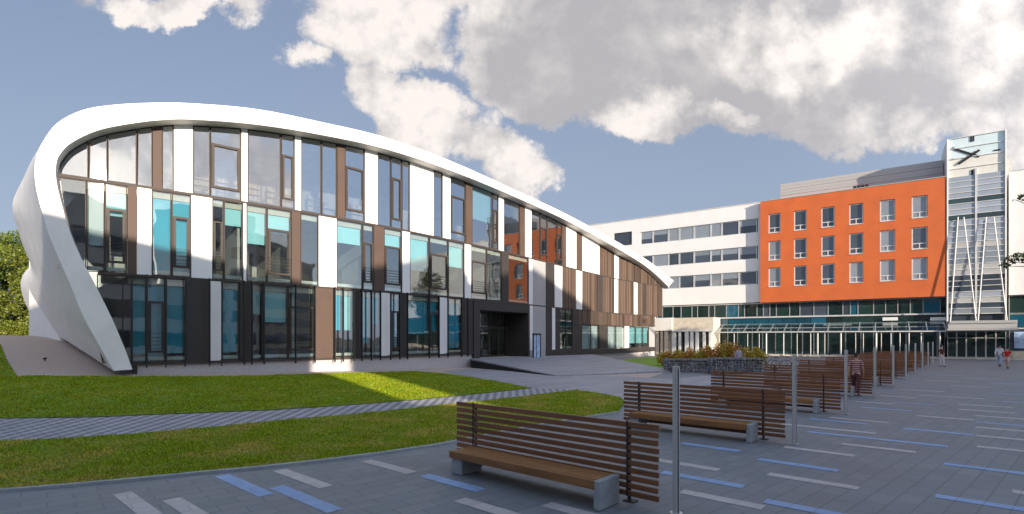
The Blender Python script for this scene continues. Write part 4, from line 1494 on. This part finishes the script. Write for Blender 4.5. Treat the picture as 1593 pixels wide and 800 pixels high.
GRZ = math.atan2(-.35, 1)
gabion('low grey stone basket at the left, right beside the small lawn', (at(1072, 36.5), 36.5, 0), -.12, 3.4, .9, .9, 1)
gabion('grey stone basket in the middle with the person behind it', (at(1128, 34.6), 34.6, 0), -.12, 2.0, .9, 1.05, 2)
gabion('grey stone basket at the right, partly behind the third bench', (at(1167, 36.6), 36.6, 0), -.12, 1.5, .9, .95, 3)


# ------------------------------------------------------------------ plants
def leaf_cloud(name, clumps, n, size, material, parent, seed, flat=0.0, shell=0.55):
    rng = np.random.default_rng(seed)
    w = np.array([c[1][0] * c[1][1] if isinstance(c[1], tuple) else c[1] ** 2 for c in clumps], float); w /= w.sum()
    pick = rng.choice(len(clumps), n, p=w)
    ctr = np.array([c[0] for c in clumps], float)[pick]
    rad = np.array([c[1] if isinstance(c[1], tuple) else (c[1],) * 3 for c in clumps], float)[pick]
    d = rng.normal(0, 1, (n, 3)); d /= np.linalg.norm(d, axis=1)[:, None]
    r = rng.random(n) ** (1 / 3.0)
    r = shell + (1 - shell) * r
    r *= 1 + rng.normal(0, .10, n)
    p = ctr + d * rad * r[:, None]
    a = rng.normal(0, 1, (n, 3)); a /= np.linalg.norm(a, axis=1)[:, None]
    b = np.cross(a, rng.normal(0, 1, (n, 3))); b /= np.linalg.norm(b, axis=1)[:, None]
    s = size * rng.uniform(.6, 1.35, n)[:, None]
    v = np.stack([p - a * s * .5, p + b * s * .32, p + a * s * .5, p - b * s * .32], 1)
    inv = np.array(WM[parent].inverted()) if parent is not None else np.eye(4)
    vv = v.reshape(-1, 3) @ inv[:3, :3].T + inv[:3, 3]
    keep = np.repeat(np.ones(n, bool), 4)
    return np_mesh(name, vv, np.arange(4 * n).reshape(-1, 4), material, parent)


M['leaf'] = leaf_mat('green_leaf', (0.095, 0.15, 0.018), .5)
M['leaf_b'] = leaf_mat('yellowish_green_leaf', (0.14, 0.185, 0.024), .45)
M['leaf_dark'] = leaf_mat('dark_green_leaf', (0.035, 0.055, 0.014), .5)
M['leaf_gold'] = leaf_mat('yellow_green_leaf', (0.46, 0.38, 0.05), .4)  # yellow-green, brightened in place of sunlight that misses the bed
M['leaf_rust'] = leaf_mat('orange_tinged_leaf', (0.50, 0.27, 0.05), .45)


def tree(name, label, loc, h, crown_r, n_cl, n_leaf, size, material, seed, low=0.15, group=None, extra=(), trunk_r=.16, branches=True, cat='tree'):
    root = thing(name, label, cat, loc, 0, group)
    r = random.Random(seed)
    L0 = Vector(loc)
    cl = []
    for _ in range(n_cl):
        f = r.uniform(low, 1)
        z = h * f
        env = crown_r * (1 - abs(f - .5) ** 2 * 2.2)
        an = r.uniform(0, 2 * pi); q = env * math.sqrt(r.random()) * .9
        rr_ = crown_r * r.uniform(.22, .42)
        cl.append((tuple(L0 + Vector((q * cos(an), q * sin(an), min(z, h - rr_ * .7)))), (rr_, rr_, rr_ * r.uniform(.65, .95))))
    for c in extra:
        cl.append(c)
    leaf_cloud('crown', cl, n_leaf, size, material, root, seed)
    t = MB()
    t.tube([L0, L0 + Vector((.05, .03, h * .35)), L0 + Vector((.1, -.08, h * .8))], [trunk_r, trunk_r * .75, trunk_r * .25], 10)
    if branches:
        for c, rd in cl[::max(1, len(cl) // 14)] + list(extra):
            e = Vector(c)
            s = L0 + Vector((.05, 0, min(h * .45, max(.4, (e.z - L0.z) * .55))))
            mid = s.lerp(e, .5) + Vector((0, 0, .15 * (e - s).length))
            t.tube([s, mid, e], [trunk_r * .4, trunk_r * .24, trunk_r * .07], 6)
    t.build('trunk', M['bark'], root, smooth=True)
    return root


gl = lambda x, y: land(x, y)
for i, (px, Y, h, cr, lb) in enumerate(((52, 43, 7.4, 3.0, 'broad leafy tree tight against the white end wall of the curved building'), (8, 47, 9.6, 3.6, 'tall leafy tree at the left edge of the photo'), (-48, 44, 8.6, 3.6, 'leafy tree cut off by the left edge of the photo'))):
    x = at(px, Y)
    tree('leafy_tree', lb, (x, Y, gl(x, Y) - .05), h, cr, 34, 24000, .18, M['leaf_b' if i == 0 else 'leaf'], 20 + i, low=.05, group='trees behind the left end of the curved building')
for i, (px, Y, h) in enumerate(((5, 40, 1.3), (30, 40.5, 1.1), (52, 41, 1.2), (-22, 40, 1.4))):
    x = at(px, Y)
    root = thing('shrub', 'low leafy shrub at the foot of the trees left of the curved building', 'shrub', (x, Y, gl(x, Y) - .05), 0, 'shrubs below the left trees')
    L0 = Vector((x, Y, gl(x, Y)))
    leaf_cloud('foliage', [(tuple(L0 + Vector((dx, dy, h * .45))), (.75, .6, h * .5)) for dx, dy in ((-.4, 0), (.35, .1), (0, -.2))], 1300, .16, M['leaf_b'], root, 50 + i, shell=.4)
    st = MB(); st.tube([L0 - Vector((0, 0, .1)), L0 + Vector((0, 0, h * .5))], .03, 6); st.build('stem', M['bark'], root)

# tree just outside the right edge: only branch ends hang into the picture
TX, TY = 46.0, 39.5
ex = []
for px, py, Y, rd in ((1563, 414, 38, .28), (1569, 408, 38, .38), (1574, 402, 38, .3), (1582, 398, 38.2, .28), (1590, 400, 38.2, .42), (1598, 402, 38.4, .5), (1606, 398, 38.6, .6), (1579, 311, 38, .13), (1586, 308, 38, .2), (1592, 306, 38, .26), (1600, 305, 38.2, .4)):
    ex.append(((at(px, Y), Y, EYE + (HZ - py) / F * Y), (rd, rd, rd * .75)))
tree('broadleaf_tree', 'dark-leaved tree past the right edge with only branch tips hanging into view', (TX, TY, 0), 13.5, 4.2, 40, 16000, .24, M['leaf_dark'], 31, low=.38, extra=ex, trunk_r=.25)

# shrub bed behind the stone baskets
bed = [(1031, 44, .9, 0), (1044, 43.5, 1.0, 1), (1057, 43, 1.0, 0), (1070, 42.5, 1.15, 1), (1083, 42, 1.2, 0), (1095, 41.5, 1.35, 0), (1107, 41, 1.45, 1), (1118, 40.8, 1.5, 1), (1130, 40.5, 1.55, 0), (1141, 40.2, 1.6, 1), (1160, 40.2, 1.3, 0), (1172, 40.4, 1.25, 0), (1183, 40.6, 1.15, 0)]
nb = {0: 'low yellow-green shrub in the bed behind the grey stone baskets', 1: 'low orange-tinged shrub in the bed behind the grey stone baskets'}
for i, (px, Y, h, k) in enumerate(bed):
    x = at(px, Y)
    root = thing('shrub', nb[k], 'shrub', (x, Y, 0), 0, 'shrubs in the bed behind the stone baskets')
    h *= 1.35
    r = random.Random(90 + i)
    cl = [((x + r.uniform(-.45, .45), Y + r.uniform(-.3, .3), h * r.uniform(.35, .7)), (.34, .34, h * .33)) for _ in range(7)]
    leaf_cloud('foliage', cl, 1100, .13, M['leaf_rust' if k else 'leaf_gold'], root, 60 + i, shell=.3)
    st = MB()
    for q in range(4):
        e = Vector(cl[q][0]); st.tube([(x, Y, 0), e], [.02, .008], 5)
    st.build('stem', M['bark'], root)


# ------------------------------------------------------------------ bicycles by the walk
def make_bike():
    root = thing('bicycle', 'grey bicycle', 'bicycle', (0, 0, 0), 0, 'bicycles parked beside the shrub bed')
    for x in (-.52, .52):
        w = MB()
        n = 28
        for rr_, tt in ((.335, .02),):
            ring = [(x + rr_ * cos(2 * pi * i / n), 0, .345 + rr_ * sin(2 * pi * i / n)) for i in range(n + 1)]
            w.tube(ring, tt, 6)
        wo = w.build('wheel', M['rubber'], root, smooth=True)
        s = MB()
        for i in range(10):
            an = 2 * pi * i / 10
            s.bar((x, 0, .345), (x + .32 * cos(an), 0, .345 + .32 * sin(an)), .006, .006, (0, 1, 0))
        s.build('spokes', M['steel'], wo)
    f = MB()
    for a, b in (((-.52, 0, .345), (-.08, 0, .30)), ((-.52, 0, .345), (-.2, 0, .80)), ((-.08, 0, .30), (-.22, 0, .86)), ((-.08, 0, .30), (.36, 0, .78)), ((-.2, 0, .80), (.34, 0, .86)), ((.33, 0, .95), (.52, 0, .345))):
        f.tube([a, b], .017, 8)
    f.build('frame', M['concrete'], root, smooth=True, auto=40)
    h = MB(); h.tube([(.2, -.27, .98), (.31, -.16, 1.0), (.33, 0, .98), (.31, .16, 1.0), (.2, .27, .98)], .014, 6); h.build('handlebar', M['steel_dark'], root, smooth=True)
    s = MB(); s.prism([(-.36, -.08, .87), (-.36, .08, .87), (-.1, .025, .88), (-.1, -.025, .88)], [(-.36, -.07, .92), (-.36, .07, .92), (-.1, .02, .91), (-.1, -.02, .91)]); s.build('saddle', M['black'], root, bevel=.01)
    c = MB(); c.tube([(-.08, -.09, .3), (-.08, .09, .3)], .02, 6); c.bar((-.08, .07, .3), (.06, .07, .2), .015, .02); c.bar((-.08, -.07, .3), (-.22, -.07, .4), .015, .02); c.build('crank', M['steel'], root)
    return root


bike = make_bike()
for i, (px, Y, rz, lb) in enumerate(((1196, 39.4, .1, 'leftmost grey bicycle parked beside the shrub bed'), (1212, 39.9, -.15, 'middle grey bicycle parked beside the shrub bed'), (1228, 40.3, .2, 'rightmost grey bicycle, parked just left of a steel post'))):
    o = bike if i == 0 else copy_tree(bike)
    o.location = (at(px, Y), Y, .01); o.rotation_euler = (.06, 0, rz)
    o['label'] = lb

# dark information stand right of the entrance
a = fac_a(835, 1.1); p = plan(a, 1.1)
dd = (plan(a + .002) - plan(a - .002)); rz = math.atan2(dd.y, dd.x)
st = thing('information_stand', 'dark framed stand with pale blue panels right of the glass entrance', 'stand', (p.x, p.y, .45), rz)
def loc_box(root, name, material, *bx):
    m = MB(WM[root])
    for b in bx:
        m.box(*b)
    return m.build(name, material, root, bevel=.005)
loc_box(st, 'frame', M['steel_dark'], (-.62, -.52, -.05, .05, 0, 2.15), (.5, .62, -.05, .05, 0, 2.15), (-.64, .64, -.06, .06, 2.15, 2.28), (-.12, -.06, -.04, .04, 0, 2.15))
loc_box(st, 'panel', M['poster'], (-.51, -.13, -.025, .025, .15, 2.12))
loc_box(st, 'panel', M['poster'], (-.05, .49, -.025, .025, .15, 2.12))
# small ground spotlight in the gravel
q = on_land(70, 562)
sp = thing('ground_spotlight', 'tiny dark spotlight standing in the gravel by the white end wall', 'spotlight', (q.x, q.y, land(q.x, q.y)))
loc_box(sp, 'stake', M['black'], (-.015, .015, -.015, .015, -.05, .09))
m = MB(WM[sp]); m.tube([(-.06, -.02, .1), (.05, .02, .14)], [.04, .05], 10); m.build('lamp_head', M['black'], sp)


# ------------------------------------------------------------------ people
def skin_obj(name, nodes, edges, material, parent, sub=2):
    me = bpy.data.meshes.new(name)
    names = list(nodes)
    me.from_pydata([nodes[k][0] for k in names], [(names.index(a), names.index(b)) for a, b in edges], [])
    tmp = bpy.data.objects.new(name + '_rig', me); COL.objects.link(tmp)
    sk = tmp.modifiers.new('skin', 'SKIN')
    sk.use_smooth_shade = True
    layer = me.skin_vertices[0].data if me.skin_vertices else None
    if layer is None:
        return None
    for i, k in enumerate(names):
        r = nodes[k][1]
        layer[i].radius = r if isinstance(r, tuple) else (r, r)
        layer[i].use_root = (i == 0)
    ss = tmp.modifiers.new('sub', 'SUBSURF'); ss.levels = sub; ss.render_levels = sub
    dg = bpy.context.evaluated_depsgraph_get(); dg.update()
    out = bpy.data.meshes.new_from_object(tmp.evaluated_get(dg))
    bpy.data.objects.remove(tmp)
    out.name = name
    out.materials.clear(); out.materials.append(material)
    out.polygons.foreach_set('use_smooth', [True] * len(out.polygons))
    o = bpy.data.objects.new(name, out); COL.objects.link(o)
    o.parent = parent
    WM[o] = WM[parent]
    return o


M['skin'] = mat('skin', (0.52, 0.30, 0.21), .55, var=.05)
M['hair_brown'] = mat('brown_hair', (0.05, 0.028, 0.016), .6, var=.3, vscale=20)
M['hair_dark'] = mat('dark_hair', (0.015, 0.012, 0.01), .6, var=.3, vscale=20)
M['shoe'] = mat('dark_shoe', (0.03, 0.028, 0.026), .6)


def cloth(name, c):
    return mat(name, c, .85, var=.1, vscale=6)


def striped(name, c1, c2, freq):
    m, t, p = new_mat(name)
    tc = nd(t, 'ShaderNodeTexCoord'); sp_ = nd(t, 'ShaderNodeSeparateXYZ'); plug(t, tc.outputs['Object'], sp_.inputs[0])
    w = math_(t, 'FRACT', math_(t, 'MULTIPLY', sp_.outputs[2], freq))
    plug(t, mixc(t, math_(t, 'GREATER_THAN', w, .58), (*c1, 1), (*c2, 1)), p.inputs['Base Color']); p.inputs['Roughness'].default_value = .85
    return m


def person(label, loc, rz, H, shirt, trousers, hair, stride=.0, shorts=False, arm_swing=.0, group=None, sleeve='short', lean=0.0):
    root = thing('person', label, 'person', loc, rz, group)
    k = H / 1.75
    V = lambda x, y, z: (x * k, (y - lean * max(0, z - .9)) * k, z * k)     # faces -y
    st_ = stride
    N = {'pelvis': (V(0, 0, .95), (.135 * k, .10 * k)), 'waist': (V(0, 0, 1.10), (.125 * k, .09 * k)), 'chest': (V(0, .0, 1.30), (.155 * k, .10 * k)), 'neckbase': (V(0, .01, 1.46), (.075 * k, .065 * k)),
         'neck': (V(0, 0, 1.53), .05 * k), 'jaw': (V(0, -.015, 1.60), (.066 * k, .075 * k)), 'brow': (V(0, 0, 1.68), (.074 * k, .09 * k)), 'crown': (V(0, .005, 1.735), (.045 * k, .055 * k))}
    E = [('pelvis', 'waist'), ('waist', 'chest'), ('chest', 'neckbase'), ('neckbase', 'neck'), ('neck', 'jaw'), ('jaw', 'brow'), ('brow', 'crown')]
    for s, sg in (('l', -1), ('r', 1)):
        y1 = -st_ * sg
        N['hip' + s] = (V(.095 * sg, 0, .88), .085 * k); N['knee' + s] = (V(.10 * sg, y1 * .45 - (.05 if y1 < 0 else 0), .49), .058 * k)
        lift = .05 if y1 > .1 else 0
        N['ankle' + s] = (V(.10 * sg, y1, .09 + lift), .038 * k); N['toe' + s] = (V(.115 * sg, y1 - .15, .045 + lift * .4), .035 * k)
        N['sho' + s] = (V(.19 * sg, 0, 1.42), .055 * k); N['elb' + s] = (V(.24 * sg, .03 + arm_swing * sg * .4, 1.15), .040 * k); N['wri' + s] = (V(.245 * sg, -.04 + arm_swing * sg, .91), .027 * k)
        wy = -.05 + arm_swing * sg
        N['palm' + s] = (V(.245 * sg, wy, .85), (.018 * k, .034 * k))
        E += [('pelvis', 'hip' + s), ('hip' + s, 'knee' + s), ('knee' + s, 'ankle' + s), ('ankle' + s, 'toe' + s), ('neckbase', 'sho' + s), ('sho' + s, 'elb' + s), ('elb' + s, 'wri' + s), ('wri' + s, 'palm' + s)]
        for q, (dy, ln) in enumerate(((-.03, .075), (-.01, .085), (.01, .08), (.028, .065))):
            N['f%d%s' % (q, s)] = (V(.242 * sg, wy + dy, .81), .008 * k); N['t%d%s' % (q, s)] = (V(.23 * sg, wy + dy - .01, .81 - ln * .8), .007 * k)
            E += [('palm' + s, 'f%d%s' % (q, s)), ('f%d%s' % (q, s), 't%d%s' % (q, s))]
        N['th' + s] = (V(.232 * sg, wy - .05, .835), .009 * k); E.append(('palm' + s, 'th' + s))
    N['nose'] = (V(0, -.098, 1.635), .012 * k); E.append(('jaw', 'nose'))
    skin_obj('body', N, E, M['skin'], root)
    g = .016 * k

    def sub(keys, extra, scale=None):
        n2 = {}
        for a in keys:
            c, r = N[a]
            r = r if isinstance(r, tuple) else (r, r)
            n2[a] = (c, (r[0] + g, r[1] + g))
        n2.update(extra)
        return n2
    mids = {}
    for s in 'lr':
        a, b = Vector(N['sho' + s][0]), Vector(N['elb' + s][0]); f = .75 if sleeve == 'short' else 1.0
        mids['slv' + s] = (tuple(a.lerp(b, f)), .056 * k)
        if sleeve == 'long':
            mids['cuf' + s] = (tuple(Vector(N['elb' + s][0]).lerp(Vector(N['wri' + s][0]), .9)), .042 * k)
    hem = {'hem': (V(0, 0, .90), (.15 * k, .115 * k))}
    n2 = sub(['chest', 'waist', 'neckbase', 'shol', 'shor'], {**mids, **hem})
    e2 = [('chest', 'waist'), ('waist', 'hem'), ('chest', 'neckbase'), ('neckbase', 'shol'), ('neckbase', 'shor')] + [('sho' + s, 'slv' + s) for s in 'lr'] + ([('slv' + s, 'cuf' + s) for s in 'lr'] if sleeve == 'long' else [])
    skin_obj('shirt', n2, e2, shirt, root)
    hemleg = {}
    for s in 'lr':
        if shorts:
            a, b = Vector(N['hip' + s][0]), Vector(N['knee' + s][0])
            hemleg['leg' + s] = (tuple(a.lerp(b, .85)), .085 * k)
        else:
            hemleg['leg' + s] = (tuple(Vector(N['ankle' + s][0]) + Vector((0, 0, -.01))), .062 * k)
    n3 = sub(['pelvis', 'hipl', 'hipr'] + ([] if shorts else ['kneel', 'kneer']), {'top': (V(0, 0, 1.03), (.14 * k, .105 * k)), **hemleg})
    e3 = [('pelvis', 'top')] + [('pelvis', 'hip' + s) for s in 'lr'] + ([('hip' + s, 'leg' + s) for s in 'lr'] if shorts else [x for s in 'lr' for x in (('hip' + s, 'knee' + s), ('knee' + s, 'leg' + s))])
    skin_obj('shorts' if shorts else 'trousers', n3, e3, trousers, root)
    h = {'a': (V(0, .02, 1.70), (.080 * k, .092 * k)), 'b': (V(0, .01, 1.755), (.05 * k, .06 * k)), 'c': (V(0, .055, 1.62), (.066 * k, .045 * k))}
    skin_obj('hair', h, [('a', 'b'), ('a', 'c')], hair, root)
    for s in 'lr':
        an, to = Vector(N['ankle' + s][0]), Vector(N['toe' + s][0])
        skin_obj('shoe', {'h': (tuple(an + Vector((0, .03 * k, -.045 * k))), .045 * k), 't': (tuple(to + Vector((0, -.02 * k, -.003))), .042 * k)}, [('h', 't')], M['shoe'], root, 1)
    ey = MB(WM[root])
    for sg in (-1, 1):
        c = Vector(V(.03 * sg, -.083, 1.655)); ey.tube([c + Vector((0, .008, 0)), c - Vector((0, .006, 0))], [.012 * k, .006 * k], 8)
    ey.build('eyes', M['shoe'], root)
    return root


G0 = .006
BACKRZ = math.atan2(BR.y, BR.x) - pi / 2 + pi      # facing away along the row
person('person seen from behind in a red and white striped shirt walking beside the benches', (14.0, 21.45, G0), BACKRZ, 1.72, striped('striped_shirt', (.22, .03, .035), (.62, .45, .43), 13), cloth('dark_red_trousers', (.10, .03, .035)), M['hair_brown'], stride=.2, arm_swing=.1)
person('person in a dark red top and pale trousers standing near the tower entrance', (at(1465, 43), 43, G0), .3, 1.72, cloth('dark_red_top', (.10, .012, .018)), cloth('pale_trousers', (.55, .55, .56)), M['hair_brown'], stride=.08)
person('person in a bright red shirt and light shorts at the right edge of the photo', (at(1567, 40.5), 40.5, G0), BACKRZ - .4, 1.6, cloth('bright_red_shirt', (.62, .02, .02)), cloth('light_shorts', (.62, .45, .40)), M['hair_dark'], stride=.2, shorts=True, arm_swing=.12)
person('person in a white shirt and pale blue trousers walking in front of the tower doors', (at(1555, 43.5), 43.5, G0), BACKRZ - .4, 1.76, cloth('white_shirt', (.74, .75, .8)), cloth('pale_blue_trousers', (.35, .45, .6)), M['hair_dark'], stride=.2, sleeve='long', arm_swing=.12)
person('person in a lilac-grey top standing between the stone basket and the shrubs', (at(1149, 37.6), 37.6, 0), .2, 1.7, cloth('lilac_grey_top', (.40, .36, .45)), cloth('grey_trousers', (.12, .13, .15)), M['hair_brown'], sleeve='long')
